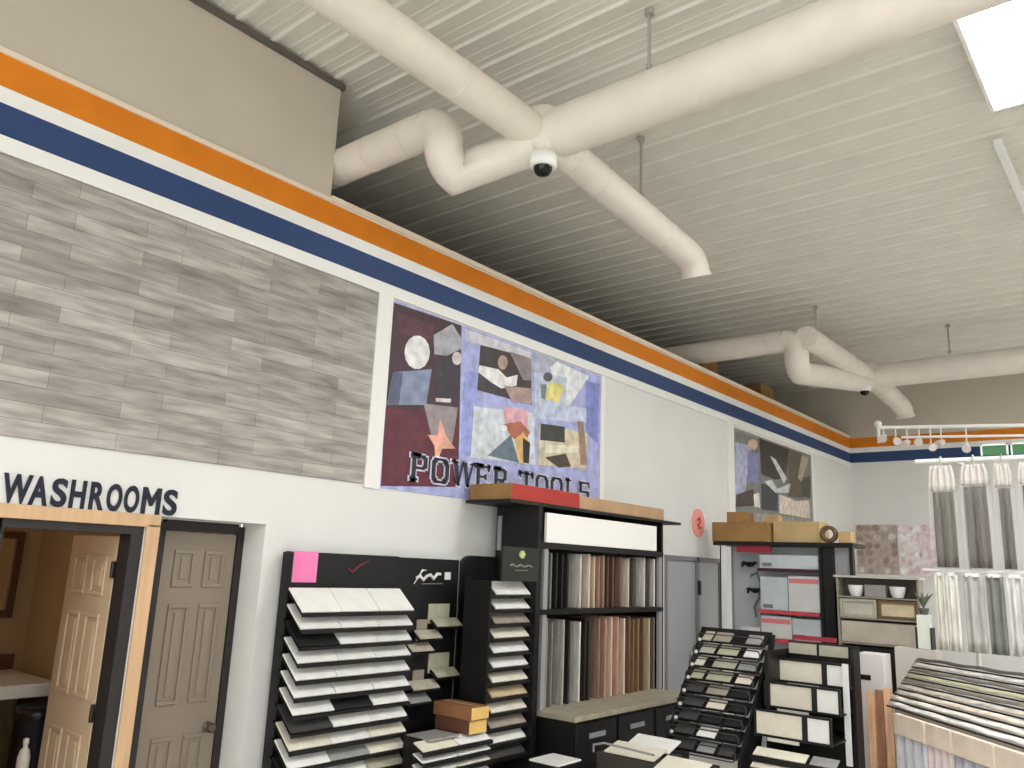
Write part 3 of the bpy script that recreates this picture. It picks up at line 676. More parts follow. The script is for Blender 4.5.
# E: narrow tower of single tiles
tw = thing('tile_tower', 'narrow black tower of single white and tan tiles with a flower logo header', 'display rack', (-4.1, 4.95, 0))
bx((-4.24, 4.66, 0), (-4.2, 5.185, 1.76)).build('back_panel', BLACK, tw)
bx((-4.2, 5.19, 0), (-3.97, 5.21, 1.745)).build('side_panel', BLACK, tw); bx((-4.2, 4.655, 0), (-3.985, 4.672, 1.745)).build('side_panel', BLACK, tw)
hb = bx((-3.985, 4.765, 1.745), (-3.965, 5.20, 2.0)).build('header_board', mat('dark green black board', (38, 42, 38), 0.5), tw)
fl = MB()
for k in range(6):
    w = k*math.pi/3; fl.tube([(-3.962, 4.985, 1.945), (-3.962, 4.985+0.028*math.cos(w), 1.945+0.028*math.sin(w))], [0.006, 0.014], 8)
fl.build('flower_logo', mat('pale yellow green print', (200, 206, 140), 0.5), hb)
MB().tube([(-3.962, 4.85+0.03*i, 1.86+0.008*math.sin(i*1.9)) for i in range(10)], 0.007, 6).build('script_line', mat('grey green print', (128, 136, 124), 0.5), hb)
MB().tube([(-3.962, 4.91, 1.825), (-3.962, 5.06, 1.828)], 0.004, 6).build('small_line', mat('grey green print', (128, 136, 124), 0.5), hb)
tm = [T_WHITE, T_WHITE, T_TAUPE, T_CREAM, T_WHITE, T_WHITE, T_CREAM, T_TAN, T_CREAM, T_TAUPE, T_WHITE, T_DARK]
for i, m_ in enumerate(tm):
    zf = 1.65-0.1035*i
    P, d = slab_x(-3.997, -4.11, 4.675, 5.185, zf-0.02, zf+0.078, 0.005)
    MB().prism(P, d).box((-4.0, 4.675, zf-0.034), (-3.99, 5.185, zf-0.014)).build('shelf', BLACK, tw)
    P, d = slab_x(-4.0, -4.1, 4.755, 5.165, zf, zf+0.091, 0.012)
    tag(MB().prism(P, d).build('sample_tile', m_, bevel=0.002), '%s tile, %s from the top of the narrow flower-logo tower' % (WORDS[m_.name], ORD[i]), 'tile', 'tiles in the narrow tower')

# F: big sample rack
br_ = thing('sample_rack', 'large black rack with two tiers of flooring samples and a white header sign', 'display rack', (-4.05, 6.25, 0))
bx((-4.44, 5.235, 0), (-4.0, 5.285, 2.335)).build('end_panel', BLACK, br_)
bx((-4.42, 5.222, 1.98), (-4.38, 5.235, 2.26)).build('end_strip', GREYM, br_)
bx((-4.44, 7.27, 0.77), (-4.02, 7.30, 2.335)).build('end_panel', BLACK, br_)
bx((-4.46, 4.86, 2.335), (-3.99, 7.62, 2.36)).build('top_shelf', BLACK, br_)
bx((-4.46, 5.285, 0.77), (-4.42, 7.27, 2.335)).build('back_panel', BLACKP, br_)
MB().box((-4.05, 5.285, 2.005), (-4.0, 7.27, 2.05)).build('header_rail', BLACK, br_)
sg = bx((-4.02, 5.335, 2.055), (-3.99, 7.12, 2.292)).build('header_sign', mat('white header sign', (246, 243, 238), 0.4), br_, 0.004)
bx((-4.42, 5.285, 1.49), (-4.0, 7.27, 1.53)).build('middle_shelf', BLACK, br_)
for z0, z1 in ((0.776, 1.49), (1.53, 2.005)):
    bx((-4.045, 5.345, z0), (-4.015, 5.40, z1)).build('upright', GREYM, br_)
    bx((-4.045, 7.215, z0), (-4.015, 7.268, z1)).build('upright', GREYM, br_)
bs = bx((-4.42, 5.34, 0.0), (-3.70, 7.2, 0.735)).build('base_cabinet', BLACK, br_)
bx((-4.42, 5.33, 0.735), (-3.67, 7.24, 0.775)).build('base_top', LAMINATE, br_, 0.004)
for i, y in enumerate((5.5, 6.1, 6.7)):
    dr = bx((-3.70, y-0.13, 0.42), (-3.685, y+0.43, 0.71)).build('drawer', BLACKP, br_, 0.004)
    bx((-3.685, y+0.04, 0.60), (-3.675, y+0.26, 0.635)).build('label_holder', GREYM, dr)
row1 = [(5.5, (110, 110, 108), 'grey'), (5.58, (34, 33, 33), 'black'), (5.66, (28, 28, 28), 'black'), (5.74, (40, 38, 36), 'black'), (5.925, (206, 203, 196), 'pale grey'), (6.06, (206, 192, 174), 'beige'), (6.14, (190, 172, 152), 'beige'), (6.215, (160, 122, 100), 'brown'), (6.29, (150, 128, 108), 'brown'), (6.36, (84, 62, 50), 'dark brown'), (6.445, (100, 72, 56), 'dark brown'), (6.58, (118, 92, 78), 'brown'), (6.715, (198, 188, 172), 'pale beige'), (6.80, (70, 66, 62), 'dark grey'), (6.86, (120, 116, 110), 'grey'), (7.005, (204, 198, 188), 'pale grey'), (7.10, (96, 90, 84), 'grey'), (7.195, (216, 212, 206), 'white')]
row2 = [(5.47, (140, 140, 132), 'grey'), (5.54, (120, 118, 110), 'grey'), (5.70, (170, 164, 154), 'grey'), (5.78, (40, 38, 36), 'black'), (5.935, (206, 203, 198), 'pale grey'), (6.02, (40, 34, 32), 'black'), (6.08, (50, 40, 36), 'black'), (6.235, (140, 116, 98), 'brown'), (6.335, (176, 136, 116), 'pinkish brown'), (6.435, (206, 180, 156), 'beige'), (6.54, (186, 150, 128), 'pinkish brown'), (6.65, (212, 192, 172), 'beige'), (6.74, (112, 86, 64), 'brown'), (6.815, (126, 98, 72), 'brown'), (6.9, (136, 106, 76), 'brown'), (6.995, (118, 90, 66), 'brown'), (7.1, (190, 168, 140), 'tan'), (7.19, (110, 100, 88), 'grey')]
for tier, z0, z1, lst in (('upper', 1.531, 1.99, row1), ('lower', 0.777, 1.455, row2)):
    for i, (y, c, wd) in enumerate(lst):
        p = MB(); a = math.radians(random.uniform(-5, 5)); h = (z1-z0)*random.uniform(0.94, 1.0)
        R = Matrix.Translation((-4.055, y, 0)) @ Matrix.Rotation(a, 4, 'Z')
        p.box((-0.32, -0.011, z0), (0, 0.009, z0+h), 0, R)
        o = p.build('flooring_sample', mat('flooring sample %d %d %d' % c, c, 0.5, var=0.12, scale=7, stretch=(8, 8, 0.7)), bevel=0.002)
        lab = (wd, ORD[i], 'left', tier) if i < 9 else (wd, ORD[len(lst)-1-i], 'right', tier)
        tag(o, '%s flooring board, %s from the %s, %s tier of the big sample rack' % lab, 'flooring sample', 'flooring samples in the big rack')
REDC = mat('red carton print', (168, 52, 44), 0.6, var=0.05, scale=5)
t = carton((-4.44, 4.88, 2.362), (-4.0, 5.80, 2.487), 'brown carton with a red printed front on top of the big sample rack', KRAFTD, REDC, False)
carton((-4.44, 5.82, 2.362), (-4.01, 7.3, 2.472), 'long tan carton on top of the big sample rack', mat('tan carton', (178, 146, 112), 0.8, var=0.06, scale=4), None, True)
t = thing('round_sign', 'pinkish red round sign on the white wall above the grey door', 'sign', (WX, 9.0, 2.31))
bx((WX+0.002, 8.82, 2.30), (WX+0.008, 9.22, 2.58)).build('white_card', WHITEP, t)
MB().lathe([(0.165, 0.010), (0.165, 0.018), (0.15, 0.022)], (WX, 9.0, 2.45), 'x', 28).build('disc', mat('pinkish red print', (240, 160, 146), 0.5), t)
MB().tube([(WX+0.024, 8.96, 2.48), (WX+0.024, 9.02, 2.51), (WX+0.024, 9.03, 2.46), (WX+0.024, 8.97, 2.42), (WX+0.024, 9.0, 2.39), (WX+0.024, 9.05, 2.40)], 0.012, 6).build('red_mark', mat('red print', (198, 62, 56), 0.5), t)

# ------------------------------------------------------------------ shelf rack facing the camera, beyond the grey door
YR = 9.0
sr = thing('shelf_rack', 'black shelf rack with red price strips and pale cartons under brown boxes', 'shelf rack', (-3.6, YR+0.25, 0))
bx((-4.17, YR+0.27, 0), (-3.06, YR+0.30, 2.195)).build('back_panel', mat('pale grey panel', (186, 190, 192), 0.5), sr)
bx((-4.3, YR, 2.195), (-2.72, YR+0.45, 2.24)).build('top_shelf', BLACK, sr)
bx((-4.2, YR+0.27, 0), (-4.17, YR+0.30, 2.195)).build('post', GREYM, sr)
bx((-3.09, YR+0.02, 0), (-3.055, YR+0.30, 2.195)).build('side_panel', BLACK, sr)
bx((-4.02, YR+0.02, 2.12), (-3.62, YR+0.04, 2.195)).build('red_shadow_strip', mat('dark red strip', (150, 40, 56), 0.5), sr)  # reddish shadow under the carton, put into the strip's colour
RED = mat('red price strip', (206, 70, 78), 0.5)
for z in (1.95, 1.50, 1.20, 0.8):
    sh = bx((-4.02 if z < 1.3 else -3.78, YR+0.02, z-0.03), (-3.092, YR+0.268, z)).build('shelf', mat('dark grey shelf', (60, 52, 54), 0.5), sr)
    bx((-4.0 if z < 1.3 else -3.77, YR+0.008, z-0.034), (-3.1, YR+0.02, z+0.0)).build('price_strip', RED if z != 1.95 else mat('dark price strip', (70, 30, 36), 0.5), sh)
PC = mat('pale blue grey carton', (196, 204, 208), 0.6, var=0.05, scale=4)
PC2 = mat('white grey carton', (214, 214, 212), 0.6, var=0.04, scale=4)
for (x0, x1, z0, z1, l, m_) in ((-3.76, -3.45, 1.502, 1.86, 'pale blue grey carton on the middle red-edged shelf, left one', PC), (-3.44, -3.1, 1.502, 1.88, 'white carton with a pale red band on the middle red-edged shelf, right one', PC2), (-3.76, -3.42, 1.202, 1.44, 'white carton on the lower red-edged shelf, middle one', PC2), (-3.41, -3.1, 1.202, 1.43, 'pale blue grey carton on the lower red-edged shelf, right one', PC), (-4.0, -3.78, 1.202, 1.30, 'flat white carton on the lower red-edged shelf, left under the black faucets', PC2), (-3.76, -3.1, 1.952, 2.1, 'long pale grey carton on the top red-edged shelf under the brown boxes', PC)):
    t = carton((x0, YR+0.05, z0), (x1, YR+0.26, z1), l, m_, None, False, group='pale cartons on the shelf rack')
    if 'white' in l and 'flat' not in l: bx((x0+0.01, YR+0.048, z1-0.08), (x1-0.01, YR+0.05, z1-0.03)).build('printed_band', mat('pale red band', (220, 130, 132), 0.5), t)
    else: bx((x0+0.03, YR+0.048, z0+0.02), (x0+0.14, YR+0.05, z0+0.06)).build('printed_label', mat('grey print', (120, 120, 120)), t)
for (x, z, w) in ((-3.93, 1.99, 'upper'), (-3.87, 1.70, 'lower')):
    t = thing('faucet', 'black faucet hanging on the pale panel of the shelf rack, %s one' % w, 'faucet', (x, YR+0.2, z-0.05), 'black faucets on the shelf rack')
    MB().lathe([(0.03, 0), (0.03, 0.05), (0.02, 0.06), (0.02, 0.12)], (x, YR+0.14, z), 'y', 12).build('body', BLACK, t)
    MB().tube([(x-0.09, YR+0.15, z+0.015), (x, YR+0.15, z), (x+0.09, YR+0.15, z+0.02)], [0.014, 0.022, 0.016], 8).build('handle', BLACK, t)
    MB().tube([(x, YR+0.15, z), (x-0.03, YR+0.08, z+0.02), (x-0.04, YR+0.05, z-0.03)], 0.014, 8).build('spout', BLACK, t)
for (pts, l) in (([(-3.96, 1.86), (-3.88, 1.9), (-3.84, 1.78), (-3.86, 1.62), (-3.92, 1.52), (-3.9, 1.4)], 'left grey hose loop hanging on the shelf rack panel'), ([(-3.82, 1.62), (-3.78, 1.52), (-3.84, 1.44), (-3.8, 1.36), (-3.76, 1.33)], 'right grey hose hanging below the lower black faucet')):
    t = thing('supply_hose', l, 'hose', (-3.85, YR+0.38, pts[-1][1]), 'grey hoses on the shelf rack')
    P = []
    for i in range(len(pts)-1):
        for k in range(4): 
            f_ = k/4; P.append((pts[i][0]*(1-f_)+pts[i+1][0]*f_, YR+0.25, pts[i][1]*(1-f_)+pts[i+1][1]*f_))
    P.append((pts[-1][0], YR+0.25, pts[-1][1]))
    MB().tube(P, 0.012, 8).build('tube', mat('grey braided hose', (120, 128, 130), 0.4, 0.3), t)
    MB().lathe([(0.018, -0.02), (0.018, 0.03)], P[0], 'z', 6).build('nut', GALV, t)
t = thing('leaning_board', 'white board with a dark edge leaning beside the shelf rack and grey door', 'board', (-4.14, YR, 0))
MB().prism([(-4.19, YR-0.02, 2.19), (-4.13, YR-0.02, 2.19), (-4.05, YR-0.22, 0.0), (-4.11, YR-0.22, 0.0)], (0, 0.02, 0)).build('panel', mat('white board', (226, 228, 228), 0.5), t)
MB().prism([(-4.205, YR-0.02, 2.19), (-4.192, YR-0.02, 2.19), (-4.112, YR-0.22, 0.0), (-4.125, YR-0.22, 0.0)], (0, 0.022, 0)).build('dark_edge', BLACK, t)
t = thing('display_column', 'tall black display column with a grey strip right of the shelf rack', 'display column', (-2.88, YR+0.2, 0))
bx((-3.05, YR+0.03, 0), (-2.94, YR+0.4, 2.19)).build('panel', BLACK, t)
bx((-2.77, YR+0.03, 0), (-2.735, YR+0.1, 2.19)).build('post', BLACK, t)
bx((-2.94, YR+0.1, 1.85), (-2.735, YR+0.12, 2.19)).build('grey_strip', mat('grey strip', (166, 166, 166), 0.5), t)
bx((-2.94, YR+0.1, 0), (-2.735, YR+0.12, 1.85)).build('lower_panel', mat('dark brown panel', (50, 42, 36), 0.6), t)
carton((-4.31, YR+0.0, 2.242), (-3.64, YR+0.3, 2.46), 'wide brown carton at the front of the boxes on the shelf rack', KRAFTD, None, True, group='cartons on the shelf rack')
carton((-4.14, YR+0.04, 2.463), (-3.9, YR+0.27, 2.58), 'small brown carton stacked on the wide brown carton', KRAFTD, None, True, group='cartons on the shelf rack')
carton((-3.62, YR+0.12, 2.242), (-3.10, YR+0.43, 2.47), 'light tan carton beside the wide brown carton on the shelf rack', KRAFT, None, True, group='cartons on the shelf rack')
carton((-3.80, YR+0.31, 2.242), (-3.63, YR+0.44, 2.56), 'tall tan carton behind the wide brown carton', KRAFT, None, True, group='cartons on the shelf rack')
t = thing('tape_roll', 'brown tape roll standing on the black column beside the tan carton', 'tape roll', (-3.0, YR+0.1, 2.242))
c = Vector((-2.99, YR+0.1, 2.335)); ring = MB(); n_ = 28; vs = []
for j in range(n_):
    w = 2*math.pi*j/n_
    for (r, yy) in ((0.092, -0.025), (0.092, 0.025), (0.05, 0.025), (0.05, -0.025)): vs.append(c+Vector((r*math.cos(w), yy, r*math.sin(w))))
fs = []
for j in range(n_):
    k = (j+1) % n_
    for q_ in range(4): fs.append((j*4+q_, j*4+(q_+1) % 4, k*4+(q_+1) % 4, k*4+q_))
ring.add(vs, fs, 0, True); ring.build('roll', mat('brown tape', (112, 84, 56), 0.4), t)
carton((-2.88, YR+0.05, 2.242), (-2.75, YR+0.2, 2.36), 'tiny tan carton at the right end above the black column', KRAFT, None, False)
open_ = None

# ------------------------------------------------------------------ tile pictures and boxed shelf near the far wall
def mosaic(name, x0, x1, z0, z1, cols, label, seed):
    rr = random.Random(seed); t = thing(name, label, 'wall panel', ((x0+x1)/2, FY-0.01, z0), 'mosaic boards on the far wall')
    bx((x0, FY-0.02, z0), (x1, FY-0.002, z1)).build('board', flat(cols[0]), t)
    mb = MB(); nx, nz = 5, 6
    for i in range(nx):
        for j in range(nz):
            a = x0+(x1-x0)*(i+0.5)/nx+rr.uniform(-.02, .02); b_ = z0+(z1-z0)*(j+0.5)/nz+rr.uniform(-.02, .02)
            r = rr.uniform(0.05, 0.075); k = rr.choice((5, 6)); w0 = rr.uniform(0, 6)
            mb.prism([(a+r*math.cos(w0-2*math.pi*q_/k), FY-0.02, b_+r*math.sin(w0-2*math.pi*q_/k)) for q_ in range(k)], (0, -0.006, 0), rr.randrange(len(cols)-1))
    mb.build('stone_pieces', [flat(c) for c in cols[1:]], t)
mosaic('mosaic_board', -4.46, -3.80, 1.98, 2.81, [(178, 166, 154), (206, 198, 188), (150, 132, 118), (176, 160, 156), (164, 146, 130)], 'brownish stone mosaic board low on the far wall, left of the pinkish one', 3)
mosaic('mosaic_board', -3.78, -3.20, 1.98, 2.81, [(226, 214, 214), (240, 234, 234), (214, 192, 196), (232, 220, 220)], 'pinkish white mosaic board on the far wall beside the brownish one', 5)
YB = 8.82
bs = thing('shelf_unit', 'shelf unit of pale framed sample boxes right of the black column', 'shelf unit', (-2.45, YB+0.2, 0))
WOODG = mat('grey wood shelf', (150, 144, 130), 0.6)
for x in (-2.85, -2.085): bx((x, YB, 0), (x+0.02, YB+0.19, 1.9)).build('side_panel', WOODG, bs)
for z in (1.25, 1.495, 1.70): bx((-2.83, YB, z-0.015), (-2.085, YB+0.17, z)).build('shelf', WOODG, bs)
bx((-2.87, YB-0.02, 1.885), (-2.05, YB+0.19, 1.905)).build('top_board', mat('silver grey board', (200, 198, 192), 0.5), bs)
bx((-2.83, YB+0.17, 0), (-2.085, YB+0.19, 1.885)).build('back_panel', mat('dark shelf back', (90, 84, 76), 0.7), bs)
bx((-2.83, YB+0.02, 0.0), (-2.085, YB+0.17, 1.215)).build('base', BLACK, bs)
def boxed(x0, x1, z0, z1, m_, l, frame=None):
    t = thing('boxed_sample', l, 'box', ((x0+x1)/2, YB+0.1, z0), 'boxes in the framed sample unit')
    bx((x0, YB+0.025, z0), (x1, YB+0.16, z1)).build('carton', m_, t, 0.004)
    if frame:
        e = 0.028; f = MB().box((x0, YB+0.008, z0), (x1, YB+0.025, z0+e)).box((x0, YB+0.008, z1-e), (x1, YB+0.025, z1)).box((x0, YB+0.008, z0+e), (x0+e, YB+0.025, z1-e)).box((x1-e, YB+0.008, z0+e), (x1, YB+0.025, z1-e)); f.build('frame', frame, t)
boxed(-2.825, -2.47, 1.497, 1.675, mat('pale stone sample', (196, 192, 178), 0.6, var=0.06), 'pale stone box with a grey frame on the middle shelf of the framed unit', T_OLIVE)
boxed(-2.455, -2.09, 1.497, 1.675, mat('cream sample', (216, 200, 166), 0.6, var=0.06), 'cream box with a brown frame on the middle shelf of the framed unit', mat('brown frame', (112, 90, 62), 0.6))
boxed(-2.825, -2.09, 1.252, 1.455, mat('grey beige carton', (196, 186, 170), 0.6, var=0.05), 'long grey beige carton on the lowest shelf of the framed unit')
for i, x in enumerate((-2.68, -2.28)):
    t = thing('wash_basin', 'small white basin on the top shelf of the framed unit, %s one' % ('left', 'right')[i], 'basin', (x, YB+0.085, 1.702), 'basins in the framed unit')
    MB().lathe([(0.05, 1.703), (0.068, 1.75), (0.077, 1.81), (0.07, 1.812), (0.05, 1.735)], (x, YB+0.085, 0), 'z', 24).build('bowl', T_WHITE, t)
    MB().lathe([(0.015, 1.735), (0.015, 1.739)], (x, YB+0.085, 0)).build('drain', GALV, t)
boxed(-2.58, -2.38, 1.702, 1.82, mat('silver grey carton', (150, 148, 142), 0.5), 'small grey carton between the two basins of the framed unit')

# ------------------------------------------------------------------ freestanding black racks in the aisle
rl = thing('chip_rack', 'black stepped rack of small tile chips in wire frames, left of two in the aisle', 'display rack', (-2.93, 6.4, 0))
X0, X1 = -3.27, -2.66
def rail(x):
    return MB().prism([(x, 6.62, 1.40), (x, 6.66, 1.40), (x, 6.05, 0.0), (x, 5.85, 0.0), (x, 5.94, 0.56)], (0.022, 0, 0))
for x in (X0-0.012, X1-0.01): rail(x).build('side_rail', BLACK, rl)
bx((X0, 6.60, 1.32), (X1, 6.63, 1.42)).build('top_board', BLACKP, rl)
chips = [[(0.06, 0.2, T_OLIVE), (0.24, 0.5, T_TAUPE), (0.74, 0.96, T_GREY)], [(0.08, 0.3, T_OLIVE), (0.36, 0.66, T_OLIVE), (0.76, 0.98, T_WHITE)], [(0.06, 0.2, T_CREAM), (0.34, 0.68, T_OLIVE), (0.72, 0.98, T_GREY)], [(0.06, 0.24, T_OLIVE), (0.3, 0.66, T_OLIVE), (0.74, 0.96, T_CREAM)], [(0.05, 0.3, T_DARK), (0.36, 0.66, T_TAUPE), (0.72, 0.96, T_CHAR)], [(0.06, 0.36, T_DARK), (0.42, 0.68, T_CREAM), (0.74, 0.97, T_CHAR)], [(0.06, 0.34, T_DARK), (0.4, 0.68, T_CHAR), (0.74, 0.97, T_CHAR)], [(0.06, 0.34, T_DARK), (0.4, 0.66, T_WHITE), (0.74, 0.97, T_CHAR)], [(0.06, 0.4, T_DARK), (0.46, 0.7, T_GREY), (0.76, 0.96, T_DARK)]]
LMR = ('left', 'middle', 'right')
WLAB = mat('white label', (226, 226, 222), 0.5)
for i, row in enumerate(chips):
    yf = 6.49-0.07*i; z = 1.325-0.094*i
    P, d = slab_y(yf, yf+0.11, X0+0.014, X1-0.014, z-0.014, z+0.058, 0.006)
    MB().prism(P, d).build('shelf', BLACK, rl)
    # wire frame with rounded corners
    w = 0.03; a = X0+0.02; b_ = X1-0.02; z1 = z+0.05; zl = z-0.03; q_ = []
    for (cx_, cz_, s0) in ((a+w, zl+w, math.pi), (b_-w, zl+w, 1.5*math.pi), (b_-w, z1-w, 0), (a+w, z1-w, 0.5*math.pi)):
        for k in range(5): q_.append((cx_+w*math.cos(s0+k*math.pi/8), yf-0.012+0.0*k, cz_+w*math.sin(s0+k*math.pi/8)))
    q_.append(q_[0])
    MB().tube(q_, 0.005, 6).build('wire_frame', mat('grey wire', (70, 70, 68), 0.4, 0.4), rl)
    MB().lathe([(0.014, -0.012), (0.014, -0.004)], (X0+0.05, yf-0.012, z+0.002), 'y', 12).build('round_label', WLAB, rl)
    for k, (f0, f1, m_) in enumerate(row):
        P, d = slab_y(yf+0.003, yf+0.1, X0+0.02+f0*0.56, X0+0.02+f1*0.56, z+0.002, z+0.0655, 0.008)
        tag(MB().prism(P, d).build('tile_chip', m_, bevel=0.0015), '%s tile chip, %s of three, %s row from the top, stepped chip rack' % (WORDS[m_.name], LMR[k], ORD[i]), 'tile', 'chips in the stepped rack')
rr_ = thing('panel_rack', 'black stepped rack of framed cream panels, right of two in the aisle', 'display rack', (-2.27, 6.4, 0))
X0, X1 = -2.61, -1.99
bx((X0+0.03, 6.74, 0), (X1-0.045, 6.77, 1.36)).build('back_panel', BLACKP, rr_)
bx((X1-0.065, 6.6, 0), (X1-0.04, 6.74, 1.34)).build('side_panel', BLACK, rr_)
bx((X0+0.01, 6.3, 0), (X0+0.04, 6.74, 1.30)).build('side_panel', BLACK, rr_)
bx((X0+0.08, 6.72, 1.375), (X1-0.2, 6.735, 1.41)).build('red_header', mat('dark red strip', (150, 40, 56)), rr_)
bx((-2.07, 6.45, 0.55), (-2.03, 6.47, 1.25)).build('white_strip', WLAB, rr_)
for k, (x0, x1, m_) in enumerate(((-2.56, -2.34, T_BEIGE), (-2.32, -2.1, T_OLIVE))):
    tag(bx((x0, 6.70, 1.27), (x1, 6.712, 1.35)).build('tile_chip', m_, bevel=0.001), '%s chip, %s of two on the top row of the framed panel rack' % (WORDS[m_.name], LMR[k*2]), 'tile', 'chips in the framed panel rack')
    MB().box((x0-0.006, 6.713, 1.26), (x1+0.006, 6.725, 1.36)).build('chip_backing', BLACK, rr_)
for k, (yf, z0, z1) in enumerate(((6.52, 1.065, 1.24), (6.32, 0.895, 1.08), (6.14, 0.715, 0.90))):
    e = 0.014; fa = X0-0.0-0.008*k; fb = -2.04-0.012*k; dv = fb-0.17
    f = MB().box((fa, yf, z0), (fb, yf+0.03, z0+e)).box((fa, yf, z1-e), (fb, yf+0.03, z1)).box((fa, yf, z0+e), (fa+e, yf+0.03, z1-e)).box((fb-e, yf, z0+e), (fb, yf+0.03, z1-e)).box((dv-0.035, yf, z0+e), (dv, yf+0.03, z1-e)).box((fa, yf+0.03, z0), (fb, 6.735, z0+0.012))
    f.build('frame', BLACK, rr_)
    for (x0, x1, m_, s_) in ((fa+e+0.003, dv-0.038, T_CREAM, 'wide left'), (dv+0.003, fb-e-0.003, T_WHITE, 'narrow right')):
        tag(bx((x0, yf+0.008, z0+e+0.001), (x1, yf+0.02, z1-e-0.002)).build('panel_sample', m_), '%s %s panel, %s frame from the top of the stepped panel rack' % (s_, WORDS[m_.name], ORD[k]), 'tile', 'panels in the framed panel rack')
    MB().box((fa+0.1, yf-0.004, z0-0.028+0.002), (dv-0.06, yf+0.004, z0-0.002)).build('label_strip', mat('pale label strip', (206, 204, 192), 0.5), rr_)
for i in range(4):
    yf = 6.04-0.05*i; z = 0.6-0.075*i
    P, d = slab_y(yf, yf+0.1, X0+0.0, X1-0.05, z-0.014, z+0.03, 0.006)
    MB().prism(P, d).box((X0, yf-0.012, z-0.045), (X1-0.05, yf-0.002, z-0.008)).build('shelf', BLACK, rr_)
    for k, (x0, x1, m_) in enumerate(((X0+0.01, -2.22, T_CREAM), (-2.19, -2.01, T_GREY))):
        P, d = slab_y(yf+0.0, yf+0.09, x0, x1, z+0.002, z+0.042, 0.008)
        tag(MB().prism(P, d).build('tile_chip', m_, bevel=0.001), '%s tilted tile, %s of two, %s tray below the frames of the panel rack' % (WORDS[m_.name], LMR[k*2], ORD[i]), 'tile', 'tiles in the panel rack trays')

# low trays in front of them
t = thing('tile_crate', 'dark crate holding tilted white tiles before the big sample rack', 'crate', (-3.25, 5.55, 0))
bx((-3.5, 5.36, 0), (-3.02, 5.78, 0.56)).build('crate', mat('dark brown grey crate', (64, 58, 54), 0.6), t, 0.006)
MB().tube([(-3.51, 5.34, 0.56), (-3.51, 5.34, 0.61), (-3.42, 5.34, 0.635), (-3.01, 5.34, 0.62)], 0.008, 8).build('wire_handle', GREYM, t)
for k, (y0, m_, l) in enumerate(((5.37, T_CREAM, 'front cream tile lying tilted on the dark crate'), (5.58, T_WHITE, 'rear white tile lying tilted on the dark crate'))):
    P, d = slab_y(y0, y0+0.19, -3.44+0.05*k, -3.03, 0.578+0.02*k, 0.625+0.03*k, 0.012)
    tag(MB().prism(P, d).build('sample_tile', m_, bevel=0.002), l, 'tile', 'tiles on the dark crate')
t = thing('tile_tray', 'low black wire tray with a long white sample strip before the chip rack', 'tray', (-2.85, 5.4, 0))
bx((-3.0, 5.28, 0), (-2.62, 5.62, 0.52)).build('base', BLACK, t)
P, d = slab_y(5.25, 5.5, -3.0, -2.6, 0.53, 0.60, 0.012)
MB().prism(P, d).build('tray_plate', BLACK, t)
P, d = slab_y(5.27, 5.47, -2.98, -2.64, 0.553, 0.609, 0.01)
tag(MB().prism(P, d).build('sample_tile', T_CREAM, bevel=0.002), 'long cream strip lying in the low wire tray before the chip rack', 'tile')
t = thing('sample_stack', 'short black stand with a white tile on top below the big sample rack', 'stand', (-3.62, 5.0, 0))
bx((-3.72, 4.85, 0), (-3.47, 5.15, 0.53)).build('stand', BLACK, t)
tag(bx((-3.73, 4.86, 0.532), (-3.48, 5.14, 0.545)).build('sample_tile', T_WHITE, bevel=0.002), 'single white tile on the short black stand below the big sample rack', 'tile')

# ------------------------------------------------------------------ hanging wrapped rugs on the right
YC = 7.5
rackr = thing('hanging_rail', 'white hanging rail carrying the plastic-wrapped grey rugs', 'rail', (-0.9, YC+0.1, 0))
MB().tube([(-1.72, YC+0.02, 2.865), (0.6, YC+0.02, 2.865)], 0.02, 10).build('rail', TRIMW, rackr)
MB().tube([(0.58, YC+0.02, 0), (0.58, YC+0.02, 2.86)], 0.02, 10).build('post', TRIMW, rackr)
MB().tube([(-1.42, YC+0.35, 0), (-1.42, YC+0.35, 2.865), (-1.42, YC+0.02, 2.865)], 0.018, 10).build('post', TRIMW, rackr)
MB().tube([(-1.72, YC+0.02, 1.965), (0.6, YC+0.02, 1.965)], 0.012, 8).build('lower_rail', TRIMW, rackr)
PLASTIC = mat('clear plastic sleeve', (232, 230, 224), 0.18, alpha=0.16)
def pleat(x0, x1, z0, z1, y, amp, n, top=1.0, th=0.03, seed=0):
    rr = random.Random(seed); N = n*6; xc = (x0+x1)/2; mb = MB(); L = 6
    ph = [rr.uniform(0.6, 1.3) for _ in range(n+1)]
    vs = []
    for l in range(L+1):
        f = l/L; z = z0+(z1-z0)*f; s = 1+(top-1)*max(0, (f-0.55)/0.45)
        for side in (0, 1):
            for i in range(N+1):
                u = i/N
                vs.append((xc+(x0+(x1-x0)*u-xc)*s, y+amp*ph[int(u*n)]*math.sin(u*n*2*math.pi)*(1 if top == 1 else (1-0.3*f))+side*th, z))
    R = 2*(N+1); fs = []
    for l in range(L):
        for i in range(N):
            a = l*R+i; fs.append((a, a+1, a+1+R, a+R))
            b_ = l*R+(N+1)+i; fs.append((b_, b_+R, b_+1+R, b_+1))
        for e in (0, N): fs.append((l*R+e, (l+1)*R+e, (l+1)*R+(N+1)+e, l*R+(N+1)+e))
    for l in (0, L):
        for i in range(N): fs.append((l*R+i, l*R+i+1, l*R+(N+1)+i+1, l*R+(N+1)+i))
    return mb.add(vs, fs, 0, True)
PL = ['first', 'second', 'third', 'fourth', 'fifth', 'sixth']
ups = [(-1.61, -1.435, 2.60, (96, 90, 78)), (-1.37, -1.195, 2.64, (92, 84, 78)), (-1.13, -1.03, 2.62, (84, 78, 70)), (-0.965, -0.81, 2.64, (98, 90, 80)), (-0.745, -0.6, 2.6, (90, 82, 74))]
